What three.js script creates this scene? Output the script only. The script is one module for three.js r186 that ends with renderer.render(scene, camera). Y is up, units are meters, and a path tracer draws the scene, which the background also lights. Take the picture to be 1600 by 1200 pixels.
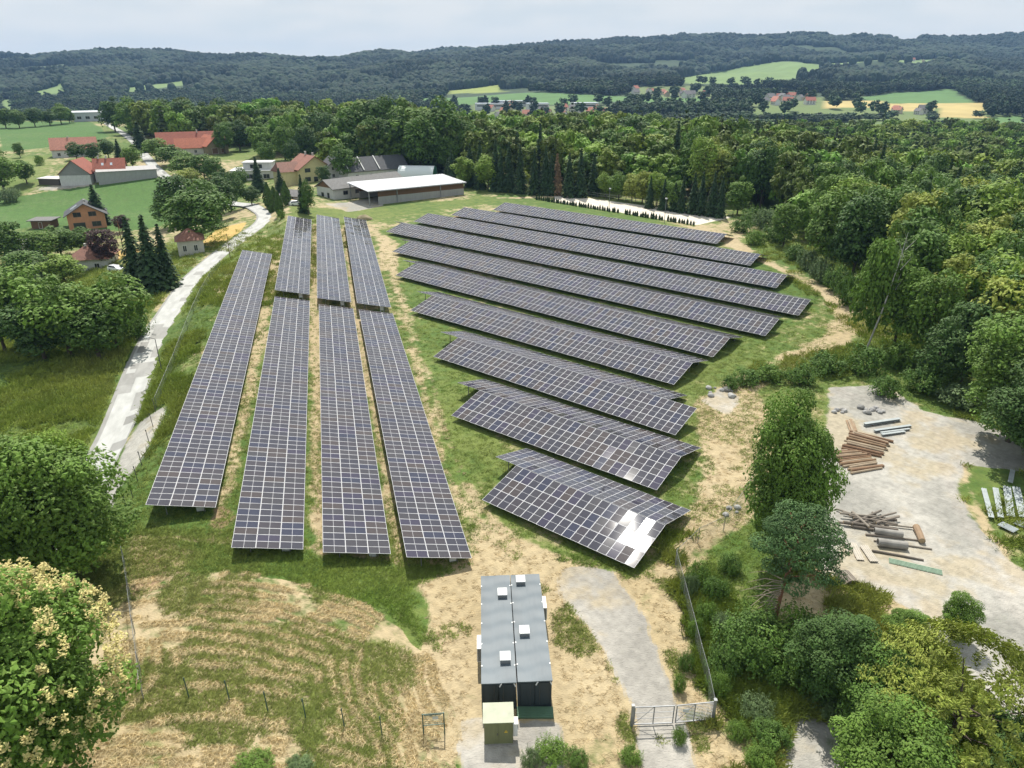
import * as THREE from 'three';
import { mergeGeometries } from 'three/addons/utils/BufferGeometryUtils.js';

// ---------------------------------------------------------------- camera, sky, sun, exposure
const scene = new THREE.Scene();
const camera = new THREE.PerspectiveCamera(56.75, 4 / 3, 0.5, 9000);
camera.position.set(0, 44, 0);
camera.rotation.set(THREE.MathUtils.degToRad(-23.5), 0, 0);
const renderer = new THREE.WebGLRenderer({ antialias: true });
renderer.toneMapping = THREE.LinearToneMapping;
renderer.toneMappingExposure = 1.27;
renderer.shadowMap.enabled = true;

const SUN_EL = THREE.MathUtils.degToRad(58), SUN_AZ = THREE.MathUtils.degToRad(-5);
const SUN = new THREE.Vector3(Math.sin(SUN_AZ) * Math.cos(SUN_EL), Math.sin(SUN_EL), -Math.cos(SUN_AZ) * Math.cos(SUN_EL));
const sun = new THREE.DirectionalLight(new THREE.Color().setRGB(1, 0.955, 0.87), 4.8);
sun.name = 'sun';
sun.position.copy(SUN).multiplyScalar(400);
sun.castShadow = true;
sun.shadow.radius = 1.2;
Object.assign(sun.shadow.camera, { left: -250, right: 250, top: 250, bottom: -250, near: 1, far: 1200 });
sun.shadow.mapSize.set(4096, 4096);
scene.add(sun, sun.target);

// ---------------------------------------------------------------- random numbers and noise
function rng(seed) { let s = seed | 0; return () => { s = (s + 0x6d2b79f5) | 0; let t = Math.imul(s ^ (s >>> 15), 1 | s); t = (t + Math.imul(t ^ (t >>> 7), 61 | t)) ^ t; return ((t ^ (t >>> 14)) >>> 0) / 4294967296; }; }
const NS = 256, lattice = new Float32Array(NS * NS);
{ const r = rng(11); for (let i = 0; i < lattice.length; i++) lattice[i] = r(); }
function vnoise(x, y) {
  const xi = Math.floor(x), yi = Math.floor(y); let fx = x - xi, fy = y - yi;
  fx = fx * fx * (3 - 2 * fx); fy = fy * fy * (3 - 2 * fy);
  const a = xi & 255, b = (xi + 1) & 255, c = (yi & 255) << 8, d = ((yi + 1) & 255) << 8;
  const p = lattice[a + c], q = lattice[b + c], r = lattice[a + d], s = lattice[b + d];
  return p + (q - p) * fx + (r - p) * fy + (p - q - r + s) * fx * fy;
}
const fbm = (x, y, o = 4) => { let s = 0, a = 0.5, n = 0; for (let i = 0; i < o; i++) { s += a * vnoise(x, y); n += a; a *= 0.5; x = x * 2.03 + 17.1; y = y * 2.03 + 5.7; } return s / n; };
const ss = (a, b, x) => { const t = Math.min(1, Math.max(0, (x - a) / (b - a))); return t * t * (3 - 2 * t); };
const mix = (a, b, t) => a + (b - a) * t;
const lin3 = (a, b, t) => [mix(a[0], b[0], t), mix(a[1], b[1], t), mix(a[2], b[2], t)];

// ---------------------------------------------------------------- sky: thin bright cloud over pale blue
{
  const W = 1024, H = 512, data = new Float32Array(W * H * 4);
  for (let r = 0; r < H; r++) {
    const up = ((r + 0.5) / H - 0.5) * Math.PI, y = Math.sin(up), c = Math.cos(up);
    for (let q = 0; q < W; q++) {
      const a = ((q + 0.5) / W - 0.5) * 2 * Math.PI, x = Math.cos(a) * c, z = Math.sin(a) * c;
      const k = 1 / (Math.max(y, 0) + 0.06);
      const n = fbm(x * k * 1.3 + 40, z * k * 1.3 + 80, 6), m = fbm(x * k * 3.3 + 140, z * k * 3.3 + 20, 5);
      const cloud = ss(0.36, 0.66, n * 0.65 + m * 0.35);
      const glow = 0.25 * Math.pow(Math.max(0, x * SUN.x + y * SUN.y + z * SUN.z), 24);
      const h = Math.exp(-Math.max(y, 0) * 5);
      const air = [mix(0.4, 0.66, h), mix(0.48, 0.7, h), mix(0.55, 0.715, h)];
      const cl = [0.68, 0.7, 0.705];
      for (let i = 0; i < 3; i++) data[(r * W + q) * 4 + i] = mix(air[i], cl[i], cloud * 0.85) + glow;
      data[(r * W + q) * 4 + 3] = 1;
    }
  }
  const t = new THREE.DataTexture(data, W, H, THREE.RGBAFormat, THREE.FloatType);
  t.mapping = THREE.EquirectangularReflectionMapping; t.magFilter = THREE.LinearFilter; t.needsUpdate = true;
  scene.background = t; scene.environment = t;
}
scene.fog = new THREE.FogExp2(new THREE.Color(0.36, 0.6, 0.98), 0.00008);

// ---------------------------------------------------------------- the lie of the land (x right, z towards the viewer, metres)
const RT = [[0, 0], [290, 0], [430, -4], [700, -15], [1000, -8], [1200, 4], [1500, 18], [2000, 35], [2500, 60], [3500, 195], [4600, 170]];
const LT = [[0, 0], [300, 0], [620, 8], [700, 5], [900, -25], [1300, -20], [1700, 0], [2200, 40], [3000, 95], [4600, 95]];
const along = (t, d) => { for (let i = 1; i < t.length; i++) if (d <= t[i][0]) return t[i - 1][1] + (t[i][1] - t[i - 1][1]) * Math.max(0, (d - t[i - 1][0]) / (t[i][0] - t[i - 1][0])); return t[t.length - 1][1]; };
function ground(x, z) {
  const d = -z, u = (-4 - 0.255 * (d - 57)) - x, k = ss(150, 195, d);
  let s = 4.4 * Math.min(1, Math.max(0, (d - 60) / 200));
  s += 3.5 * ss(0, 30, u) * (1 - ss(33 - 11 * k, 42 - 13 * k, u)) * (1 - ss(235, 290, d));
  s -= 13 * ss(78, 210, x) * ss(40, 110, d) * (1 - ss(430, 700, d));
  s -= 8 * ss(72, 125, -x) * ss(80, 150, d) * (1 - ss(270, 350, d));
  if (d <= 0) return s;
  const w = ss(-0.3, 0.3, x / Math.max(d, 1)), far = ss(300, 800, d);
  let h = s * (1 - far) + along(LT, d) * (1 - w) + along(RT, d) * w;
  if (d > 900) { const g = ss(900, 2400, d); h += g * ((fbm(x * 0.0021 + 3, z * 0.0021 + 9, 3) - 0.5) * 75 + (fbm(x * 0.006, z * 0.006, 2) - 0.5) * 18); }
  return h;
}

// ---------------------------------------------------------------- helpers
const taken = new Map();
function numbered(n) { const k = taken.get(n) || 0; taken.set(n, k + 1); return k ? n + '_' + String(k).padStart(3, '0') : n; }
function lit(o) { o.traverse((m) => { if (m.isMesh) { m.castShadow = true; m.receiveShadow = true; } }); return o; }
function tag(o, label, category, group, kind) { if (label) o.userData.label = label; if (category) o.userData.category = category; if (group) o.userData.group = group; if (kind) o.userData.kind = kind; return o; }
function thing(name, label, category, group, x = 0, y = 0, z = 0, turn = 0) {
  const o = new THREE.Group(); o.name = numbered(name); o.position.set(x, y, z); o.rotation.y = turn; scene.add(o);
  return tag(o, label, category, group);
}
function part(name, geo, mat, parent, label) { const m = new THREE.Mesh(geo, mat); m.name = name; m.castShadow = m.receiveShadow = true; parent.add(m); if (label) m.userData.label = label; return m; }
function single(name, geo, mat, label, category, group) { const m = new THREE.Mesh(geo, mat); m.name = numbered(name); m.castShadow = m.receiveShadow = true; scene.add(m); return tag(m, label, category, group); }
function struct(name, geo, mat) { const m = new THREE.Mesh(geo, mat); m.name = numbered(name); m.receiveShadow = true; m.castShadow = true; scene.add(m); m.userData.kind = 'structure'; return m; }
const V = (x, y, z) => new THREE.Vector3(x, y, z);
// collects triangles with flat normals; uv in metres
class Geo {
  constructor() { this.p = []; this.t = []; this.c = null; }
  tri(a, b, c, ua = [0, 0], ub = [1, 0], uc = [1, 1]) { this.p.push(a[0], a[1], a[2], b[0], b[1], b[2], c[0], c[1], c[2]); this.t.push(...ua, ...ub, ...uc); return this; }
  quad(a, b, c, d, w, h) {
    w ??= Math.hypot(b[0] - a[0], b[1] - a[1], b[2] - a[2]); h ??= Math.hypot(d[0] - a[0], d[1] - a[1], d[2] - a[2]);
    return this.tri(a, b, c, [0, 0], [w, 0], [w, h]).tri(a, c, d, [0, 0], [w, h], [0, h]);
  }
  hex(v) { // eight corners: bottom 0-3, top 4-7, both counter-clockwise seen from above
    return this.quad(v[3], v[2], v[1], v[0]).quad(v[4], v[5], v[6], v[7]).quad(v[0], v[1], v[5], v[4]).quad(v[1], v[2], v[6], v[5]).quad(v[2], v[3], v[7], v[6]).quad(v[3], v[0], v[4], v[7]);
  }
  box(x0, y0, z0, x1, y1, z1) { return this.hex([[x0, y0, z1], [x1, y0, z1], [x1, y0, z0], [x0, y0, z0], [x0, y1, z1], [x1, y1, z1], [x1, y1, z0], [x0, y1, z0]]); }
  bar(a, b, w, h) { // box beam from a to b
    const A = V(...a), B = V(...b), d = B.clone().sub(A).normalize(), s = Math.abs(d.y) > 0.95 ? V(1, 0, 0) : V(0, 1, 0).cross(d).normalize(), u = d.clone().cross(s).normalize();
    s.multiplyScalar(w / 2); u.multiplyScalar((h ?? w) / 2);
    const f = (P, i, j) => [P.x + s.x * i + u.x * j, P.y + s.y * i + u.y * j, P.z + s.z * i + u.z * j];
    return this.hex([f(A, -1, -1), f(A, 1, -1), f(B, 1, -1), f(B, -1, -1), f(A, -1, 1), f(A, 1, 1), f(B, 1, 1), f(B, -1, 1)].map((v) => v));
  }
  tube(a, b, r0, r1 = r0, n = 8, caps = true) {
    const A = V(...a), B = V(...b), d = B.clone().sub(A).normalize(), s = (Math.abs(d.y) > 0.9 ? V(1, 0, 0) : V(0, 1, 0)).cross(d).normalize(), u = d.clone().cross(s), L = A.distanceTo(B);
    const f = (P, r, i) => { const t = (i / n) * 2 * Math.PI, c = Math.cos(t) * r, e = Math.sin(t) * r; return [P.x + s.x * c + u.x * e, P.y + s.y * c + u.y * e, P.z + s.z * c + u.z * e]; };
    for (let i = 0; i < n; i++) {
      this.quad(f(A, r0, i), f(A, r0, i + 1), f(B, r1, i + 1), f(B, r1, i), (2 * Math.PI * r0) / n, L);
      if (caps) { this.tri([B.x, B.y, B.z], f(B, r1, i), f(B, r1, i + 1)); this.tri([A.x, A.y, A.z], f(A, r0, i + 1), f(A, r0, i)); }
    }
    return this;
  }
  build(smooth) {
    const g = new THREE.BufferGeometry();
    g.setAttribute('position', new THREE.Float32BufferAttribute(this.p, 3));
    g.setAttribute('uv', new THREE.Float32BufferAttribute(this.t, 2));
    if (this.c) g.setAttribute('color', new THREE.Float32BufferAttribute(this.c, 3));
    g.computeVertexNormals();
    return g;
  }
}
const geo = (f) => { const g = new Geo(); f(g); return g.build(); };
// textures: a grey-scale or coloured grain, uv in metres
function grain(size, f, srgb = false) {
  const d = new Uint8Array(size * size * 4);
  for (let j = 0; j < size; j++) for (let i = 0; i < size; i++) { const c = f(i / size, j / size, i, j); for (let k = 0; k < 3; k++) d[(j * size + i) * 4 + k] = Math.max(0, Math.min(255, (Array.isArray(c) ? c[k] : c) * 255)); d[(j * size + i) * 4 + 3] = 255; }
  const t = new THREE.DataTexture(d, size, size); t.wrapS = t.wrapT = THREE.RepeatWrapping; t.magFilter = THREE.LinearFilter; t.minFilter = THREE.LinearMipmapLinearFilter;
  if (srgb) t.colorSpace = THREE.SRGBColorSpace; t.needsUpdate = true; return t;
}
const tileN = (u, v, k, o = 4) => { // tiling noise
  let s = 0, a = 0.5, n = 0, f = k;
  for (let i = 0; i < o; i++) { const x = u * f, y = v * f, xi = Math.floor(x), yi = Math.floor(y); let fx = x - xi, fy = y - yi; fx = fx * fx * (3 - 2 * fx); fy = fy * fy * (3 - 2 * fy);
    const L = (p, q) => lattice[((p % f) & 255) + (((q % f) + i * 31) & 255) * 256]; s += a * mix(mix(L(xi, yi), L(xi + 1, yi), fx), mix(L(xi, yi + 1), L(xi + 1, yi + 1), fx), fy); n += a; a *= 0.55; f *= 2; }
  return s / n;
};
const MOTTLE = grain(256, (u, v) => 0.62 + 0.5 * (tileN(u, v, 4, 6) - 0.25) * 1.0);
const STREAK = grain(256, (u, v) => 0.72 + 0.38 * (tileN(u, v * 0.12 + 0, 32, 3) * 0.6 + tileN(u, v, 4, 4) * 0.4) - 0.1);
const rep = (t, m) => { const c = t.clone(); c.repeat.set(1 / m, 1 / m); c.needsUpdate = true; return c; };
const MOT3 = rep(MOTTLE, 3), MOT8 = rep(MOTTLE, 8), STR4 = rep(STREAK, 4);
const RGB = (r, g, b) => new THREE.Color().setRGB(r, g, b);
function mat(c, roughness = 0.85, extra = {}) { return new THREE.MeshStandardMaterial({ color: RGB(...c), roughness, ...extra }); }
const STEEL = mat([0.42, 0.43, 0.44], 0.45, { metalness: 0.7, map: MOT3 }), GALV = mat([0.34, 0.35, 0.36], 0.55, { metalness: 0.35, map: MOT3 }), DARKSTEEL = mat([0.09, 0.095, 0.1], 0.55, { metalness: 0.3 });

// ---------------------------------------------------------------- what covers the ground
const ROAD = [[-47.3, -45], [-47.8, -59.1], [-48.3, -67], [-50.1, -75], [-52.2, -83.1], [-54.6, -90.6], [-58.3, -101.6], [-63.5, -118.1], [-66.7, -131.8], [-71.8, -155.8], [-73.9, -178.8], [-74.7, -200.4], [-75.2, -214.9], [-77.9, -226.2], [-85.2, -241.5], [-93.8, -257.3], [-123.4, -298.4], [-146.7, -316.9], [-161.4, -335.2], [-185, -375.3], [-219.1, -436.1], [-256.4, -497.7], [-290.3, -549.9], [-322, -600]];
const COVER = {
  gravel: [
    [[5.3, -56.5], [9.9, -56.1], [12, -49.8], [12.6, -43.8], [12.9, -40], [12.6, -30], [9.2, -30], [9, -38.8], [8.2, -43.8], [6.7, -48.2], [4.7, -52.4]],
    [[47.3, -98.1], [56.5, -99.2], [57.8, -90.6], [63.6, -86.7], [67, -81.4], [62, -74], [57.5, -75.1], [55.5, -76.6], [50.4, -68.2], [48.8, -59.1], [50, -52], [60, -30], [37, -30], [36.4, -40], [36, -50], [34, -53], [30, -55.1], [30.3, -59.1], [33.5, -70.9], [38, -79.8], [44.5, -90.6]],
    [[21.5, -39], [19, -36], [17, -28], [25, -28], [24.5, -38]],
    [[-4, -33], [-3.2, -38.6], [3.6, -38.6], [4, -35], [2.4, -30], [-4, -30]],
    [[-41.5, -60], [-44, -60], [-49.5, -84], [-46, -86], [-43, -76]],
    [[-61.4, -239.4], [-45.9, -260.9], [-42.6, -240.5], [-52.1, -230]], [[-202, -305], [-183, -306], [-176, -313], [-196, -314]],
    [[27.5, -93], [31, -98], [33.5, -95], [30, -89]], [[5, -36], [6, -34.6], [7, -37]],
  ],
  straw: [
    [[27.6, -94.7], [36.3, -96.9], [34.5, -83.1], [31.5, -73.7], [26.5, -65.8], [20.3, -59.2], [15.3, -52.1], [14.6, -40], [15, -30], [-7, -30], [-7.5, -48], [-8.5, -53.5], [-3.8, -57], [-4, -62.3], [0, -61.2], [11.7, -54.6], [17.5, -61.3], [24.5, -76.6], [24.4, -83.1]],
    [[-36.3, -57], [-33.7, -56], [-29.8, -54.6], [-28.2, -51.1], [-29.4, -46.9], [-32, -46], [-35, -52.5]],
    [[30, -57], [37, -54], [39, -49], [31, -45], [25, -47], [24, -52]], [[14, -42], [19, -36], [17, -28], [14, -30]],
    [[-36, -198], [-30, -190], [-27, -160], [-31, -165]],
  ],
  soil: [[[-34.5, -54], [-31, -53], [-30, -49], [-32.5, -48]], [[-30, -63], [-28.5, -61.4], [-27.9, -58.6], [-29.6, -58.2]], [[-22, -214], [-17, -226], [-12, -230], [-18, -216]], [[16, -46], [20, -47], [20, -43], [16, -42]], [[28, -60], [31, -58], [29, -54], [26, -56]]],
  lush: [
    [[-10, -70], [-6, -64], [-9, -84], [-14, -108], [-22, -140], [-30, -178], [-38, -205], [-33, -205], [-22, -172], [-14, -136], [-9, -110], [-4, -88], [0, -74]],
    [[3, -66], [12, -59], [16, -66], [10, -72]], [[-43, -70], [-40, -60], [-46, -85], [-55, -115], [-62, -150], [-64, -190], [-72, -190], [-70, -150], [-60, -112]],
    [[-36, -58], [-31, -60], [-27, -58], [-28, -56.5]], [[-100, -130], [-72, -128], [-58, -96], [-55, -80], [-100, -70]], [[50, -80], [56, -76.6], [50.4, -68.2], [56, -55], [70, -60], [70, -76], [60, -74.5]],
    [[40, -108], [66, -118], [80, -100], [62, -92], [56, -100.5], [44, -101], [36, -100]], [[68, -145], [64, -160], [60, -190], [70, -205], [85, -170]], [[46, -92], [51, -95], [55, -91], [54, -86], [48, -86]],
    [[15, -52], [30, -57], [27, -64], [22, -63], [17, -58]], [[14, -38], [22, -42], [30, -46], [24, -38], [17, -34]], [[-9.5, -52], [-7.6, -50], [-6.6, -34], [-9, -32]], [[-60, -205], [-20, -238], [5, -252], [-5, -258], [-70, -225]],
  ],
  sand: [[[16, -263.5], [68, -222.5], [54.6, -211.4], [14.5, -249]]],
  wheat: [[[-84.5, -192], [-88, -214], [-81, -218], [-78, -204], [-78, -186]], [[-124, -208], [-112, -212], [-106, -200], [-118, -196]]],
  crop: [[[-207, -290], [-192, -303], [-157, -322], [-128, -297], [-116, -262], [-128, -240], [-150, -246], [-168, -246], [-178, -236]], [[-379, -558], [-272, -400], [-250, -440], [-262, -484], [-305, -556], [-345, -615], [-420, -610]]],
  lawn: [[[-255, -372], [-238, -386], [-199, -314], [-205, -290], [-230, -290]], [[-160, -385], [-130, -400], [-125, -360], [-145, -365]], [[-104, -216], [-90, -218], [-86, -190], [-100, -180]]],
};
const TRACKS = { // worn dry wheel lines: points, half gauge, width
  straw: [
    [[[-36.3, -200], [-27.8, -163.7], [-20.3, -135.6], [-16, -115], [-12, -94.7], [-9.1, -81.4], [-5.5, -69.5], [-1.3, -61.2], [3.7, -56.1]], 0.85, 0.65],
    [[[58.8, -194.7], [61.3, -172.4], [65.6, -158.3], [67.4, -141.8], [64.1, -128.1], [55.8, -116.5], [44.9, -107.9], [35.1, -99.2], [28, -90.6]], 0, 4.6],
    [[[-28.5, -57], [-46, -128], [-54, -160]], 0, 0.9], [[[-18.6, -56], [-36.8, -128], [-56, -204]], 0, 1.2], [[[-10.6, -56], [-29, -128], [-48, -206]], 0, 1.0], [[[-40, -56], [-12, -57], [3, -57]], 0.8, 0.7],
    [[[-5, -255], [12, -257], [24, -262]], 0, 2.4], [[[48, -97], [58, -86], [52, -71], [48, -60], [46, -50], [48, -35]], 1.0, 1.1],
  ],
};
const FARFIELD = [
  ['g', [[-216, -1614], [-53, -1599], [231, -1383], [203, -1278], [54, -1280], [-113, -1350]]], ['G', [[402, -1941], [650, -2552], [986, -2551], [843, -2083], [534, -1693], [379, -1631]]],
  ['g', [[601, -1334], [745, -1494], [896, -1562], [731, -1204], [630, -1174], [561, -1174]]], ['y', [[493, -1228], [602, -1253], [549, -1128], [452, -1110]]], ['y', [[575, -1183], [655, -1204], [589, -1069], [530, -1077]]],
  ['y', [[662, -1193], [742, -1204], [621, -991], [567, -1008]]], ['G', [[-1150, -1844], [-1161, -2001], [-1027, -1774], [-1099, -1735]]], ['G', [[-964, -1920], [-882, -2090], [-813, -1920], [-900, -1802]]],
  ['G', [[-1141, -1709], [-1113, -1709], [-867, -1327], [-881, -1306]]], ['Y', [[-163, -1867], [-31, -1887], [-14, -1729], [-145, -1748]]], ['G', [[1284, -2630], [1529, -2662], [1424, -2435], [1146, -2317]]],
  ['G', [[1036, -2630], [1245, -2567], [1126, -2355], [951, -2355]]], ['t', [[-74, -1351], [160, -1193], [136, -976], [-58, -1062]]], ['t', [[417, -1334], [540, -1334], [459, -1128], [355, -1128]]],
  ['t', [[248, -1616], [417, -1593], [341, -1296], [208, -1349]]], ['Y', [[67, -421], [100, -484], [77, -363], [58, -343]]], ['Y', [[-25, -531], [0, -581], [2, -464], [-21, -442]]],
  ['g', [[611, -991], [694, -1030], [627, -926], [572, -926]]], ['g', [[226, -1354], [346, -1339], [320, -1232], [209, -1246]]],
];
function inPoly(x, z, p) { let c = false; for (let i = 0, j = p.length - 1; i < p.length; j = i++) if ((p[i][1] > z) !== (p[j][1] > z) && x < ((p[j][0] - p[i][0]) * (z - p[i][1])) / (p[j][1] - p[i][1]) + p[i][0]) c = !c; return c; }
const NT = 512, N8 = new Float32Array(NT * NT);
for (let j = 0; j < NT; j++) for (let i = 0; i < NT; i++) N8[j * NT + i] = tileN(i / NT, j / NT, 16, 5);
const nq = (x, y) => N8[((Math.floor(y) & 511) << 9) + (Math.floor(x) & 511)];
const GREEN = [0.062, 0.118, 0.014], OLIVE = [0.135, 0.17, 0.036], STRAW = [0.34, 0.265, 0.145], SOIL = [0.27, 0.18, 0.105], GRAVEL = [0.275, 0.262, 0.238], PALE = [0.41, 0.388, 0.35], SANDC = [0.62, 0.56, 0.47], WHEAT = [0.5, 0.34, 0.11], CROP = [0.055, 0.13, 0.02], LAWN = [0.1, 0.17, 0.024];
function masks(x0, x1, d0, d1) {
  const S = 512, out = {}, sx = S / (x1 - x0), sz = S / (d1 - d0);
  for (const key of Object.keys(COVER)) {
    const cv = document.createElement('canvas'); cv.width = cv.height = S; const c = cv.getContext('2d');
    c.fillStyle = '#000'; c.fillRect(0, 0, S, S); c.fillStyle = c.strokeStyle = '#fff'; c.lineJoin = c.lineCap = 'round';
    c.setTransform(sx, 0, 0, sz, -x0 * sx, -d0 * sz);
    for (const p of COVER[key]) { c.beginPath(); p.forEach(([x, z], i) => (i ? c.lineTo(x, -z) : c.moveTo(x, -z))); c.closePath(); c.fill(); }
    for (const [p, g, w] of TRACKS[key] || []) for (const s of g ? [-g, g] : [0]) { c.lineWidth = w; c.beginPath(); p.forEach(([x, z], i) => (i ? c.lineTo(x + s, -z) : c.moveTo(x + s, -z))); c.stroke(); }
    const px = c.getImageData(0, 0, S, S).data, m = new Float32Array(S * S); for (let i = 0; i < m.length; i++) m[i] = px[i * 4] / 255;
    const b = new Float32Array(S * S); // soften over a few cells
    for (let k = 0; k < 2; k++) { const A = k ? b : m, B = k ? m : b, st = k ? S : 1; for (let j = 0; j < S; j++) for (let i = 0; i < S; i++) { const q = k ? i : i; let s = 0, n = 0; for (let o = -2; o <= 2; o++) { const t = (k ? j : i) + o; if (t >= 0 && t < S) { s += A[j * S + i + o * st]; n++; } } B[j * S + q] = s / n; } }
    out[key] = m;
  }
  return (key, x, d) => { const i = Math.floor((x - x0) * sx), j = Math.floor((d - d0) * sz); return i < 0 || j < 0 || i >= S || j >= S ? 0 : out[key][j * S + i]; };
}
function swath(x, d) { // the mown front meadow: rounded rings of cut grass, returns -1 outside
  const ux = x + 20.8 - (d - 43) * -0.32, qx = Math.abs(ux) - 9, qd = Math.abs(d - 40.5 + 0.016 * ux * ux) - 5.2, s = Math.hypot(Math.max(qx, 0), Math.max(qd, 0)) + Math.min(Math.max(qx, qd), 0);
  return s > 6.2 ? -1 : (6.2 - s) / 1.12 + 1.1 * (nq(x * 4, d * 11) - 0.5) + 2.4 * (vnoise(x * 0.09, d * 0.2) - 0.5) + 0.4 * vnoise(x * 0.5, d * 0.7);
}
function cover(m, x, d, out) {
  const wx = x + (nq(x * 7 + 90, d * 7) - 0.5) * 1.6, wd = d + (nq(x * 7, d * 7 + 200) - 0.5) * 1.6;
  const a = nq(x * 1.1, d * 1.1), b = nq(x * 5.3 + 31, d * 5.3), f = nq(x * 21, d * 21 + 77), e = nq(x * 67 + 9, d * 67);
  let dry = 0.3 + (a - 0.5) * 0.9 + (fbm(x * 0.03 + 7, d * 0.03, 2) - 0.5) * 0.5 + 0.68 * m('straw', wx, wd) - 0.4 * m('lush', wx, wd);
  const sw = swath(x, d);
  if (sw >= 0) { const t = sw - Math.floor(sw); dry = 0.52 + (a - 0.5) * 0.8 + (t < 0.3 ? 0.26 : 0.03) * ss(0, 0.4, sw) * ss(0.3, 0.55, vnoise(x * 0.5 + 3, d * 0.9)) + 0.14 * ss(-12, -20, -Math.hypot(x + 18, d - 42) - 4); }
  const t = ss(0.28, 0.72, dry + (b - 0.5) * 0.55 + (f - 0.5) * 0.8 + (e - 0.5) * 0.35);
  const v = 0.72 + 0.56 * e, g = lin3(GREEN, OLIVE, ss(0.2, 0.8, a + (f - 0.5) * 0.8)), s = lin3(STRAW, [0.42, 0.34, 0.21], b);
  let r0 = mix(g[0], s[0], t), r1 = mix(g[1], s[1], t), r2 = mix(g[2], s[2], t);
  const lay = (c, k) => { r0 = mix(r0, c[0], k); r1 = mix(r1, c[1], k); r2 = mix(r2, c[2], k); };
  const gr = m('gravel', wx, wd), so = m('soil', wx, wd);
  if (so > 0.02) lay(SOIL, 0.85 * ss(0.35, 0.75, so + (f - 0.5) * 0.9));
  if (gr > 0.02) { const k = ss(0.36, 0.72, gr + (b - 0.5) * 1.0 + (f - 0.5) * 0.7 + (a - 0.5) * 0.9), w = fbm(x * 0.16 + 60, d * 0.16, 3); lay(lin3(lin3(GRAVEL, PALE, ss(0.35, 0.65, b * 0.5 + w * 0.5)), STRAW, 0.55 * ss(0.46, 0.64, w * 0.6 + a * 0.4 + (f - 0.5) * 0.3)), k * 0.95); }
  const cr = m('crop', x, d); if (cr > 0.3) { const row = 0.8 + 0.35 * nq(x * 30 + d * 12, d * 9); lay([CROP[0] * row, CROP[1] * row, CROP[2] * row], 0.92); }
  const la = m('lawn', wx, wd); if (la > 0.02) lay(lin3(LAWN, OLIVE, b), la * 0.85);
  const wh = m('wheat', x, d); if (wh > 0.3) lay(WHEAT, 0.95);
  const sa = m('sand', x, d); if (sa > 0.3) lay(SANDC, 1);
  out[0] = r0 * v; out[1] = r1 * v; out[2] = r2 * v;
}
const toS = (c) => Math.round(255 * Math.max(0, Math.min(1, c <= 0.0031308 ? c * 12.92 : 1.055 * Math.pow(c, 1 / 2.4) - 0.055)));
const LUT = new Uint8Array(4096); for (let i = 0; i < 4096; i++) LUT[i] = toS(i / 4095);
function groundMap(x0, x1, d0, d1, S) {
  const m = masks(x0, x1, d0, d1), data = new Uint8Array(S * S * 4), o = [0, 0, 0];
  for (let j = 0; j < S; j++) for (let i = 0; i < S; i++) {
    cover(m, x0 + ((i + 0.5) / S) * (x1 - x0), d0 + ((j + 0.5) / S) * (d1 - d0), o);
    const k = (j * S + i) * 4; for (let c = 0; c < 3; c++) data[k + c] = LUT[Math.min(4095, (o[c] * 4095) | 0)]; data[k + 3] = 255;
  }
  const t = new THREE.DataTexture(data, S, S); t.colorSpace = THREE.SRGBColorSpace; t.magFilter = THREE.LinearFilter; t.needsUpdate = true; t.userData = { m };
  return t;
}
function sheet(x0, x1, d0, d1, nx, nd, hole, dy = 0) {
  const p = [], uv = [], ix = [], at = (i, j) => j * (nx + 1) + i;
  for (let j = 0; j <= nd; j++) for (let i = 0; i <= nx; i++) { const x = mix(x0, x1, i / nx), d = mix(d0, d1, j / nd); p.push(x, ground(x, -d) + dy, -d); uv.push(i / nx, j / nd); }
  for (let j = 0; j < nd; j++) for (let i = 0; i < nx; i++) {
    const x = mix(x0, x1, (i + 0.5) / nx), d = mix(d0, d1, (j + 0.5) / nd);
    if (hole && hole(x, d)) continue;
    ix.push(at(i, j), at(i + 1, j), at(i + 1, j + 1), at(i, j), at(i + 1, j + 1), at(i, j + 1));
  }
  const g = new THREE.BufferGeometry(); g.setAttribute('position', new THREE.Float32BufferAttribute(p, 3)); g.setAttribute('uv', new THREE.Float32BufferAttribute(uv, 2)); g.setIndex(ix); g.computeVertexNormals();
  return g;
}
const A = [-50, 78, 26, 108], B = [-92, 92, 108, 268], C = [-440, 340, 0, 660];
const texA = groundMap(...A, 2048), texB = groundMap(...B, 2048), texC = groundMap(...C, 2048);
const BUMP = grain(512, (u, v) => 0.5 * tileN(u, v, 8, 6) + 0.5 * tileN(u, v, 64, 3));
const gm = (t, k, b) => { const bm = BUMP.clone(); bm.repeat.set(k, k); bm.needsUpdate = true; return new THREE.MeshStandardMaterial({ map: t, roughness: 0.95, bumpMap: bm, bumpScale: b }); };
struct('ground', sheet(...A, 128, 84), gm(texA, 14, 0.12));
struct('ground', sheet(...B, 128, 110), gm(texB, 18, 0.15));
struct('ground', sheet(...C, 312, 264, (x, d) => (x > A[0] + 2 && x < A[1] - 2 && d > A[2] + 2 && d < A[3] + 2) || (x > B[0] + 2 && x < B[1] - 2 && d > (x > A[0] + 2 && x < A[1] - 2 ? B[2] - 4 : B[2] + 2) && d < B[3] - 2), -0.12), gm(texC, 60, 0.2));
const FARC = { g: [0.085, 0.17, 0.045], G: [0.15, 0.22, 0.07], y: [0.42, 0.33, 0.13], Y: [0.22, 0.26, 0.06], t: [0.13, 0.17, 0.06] };
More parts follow.
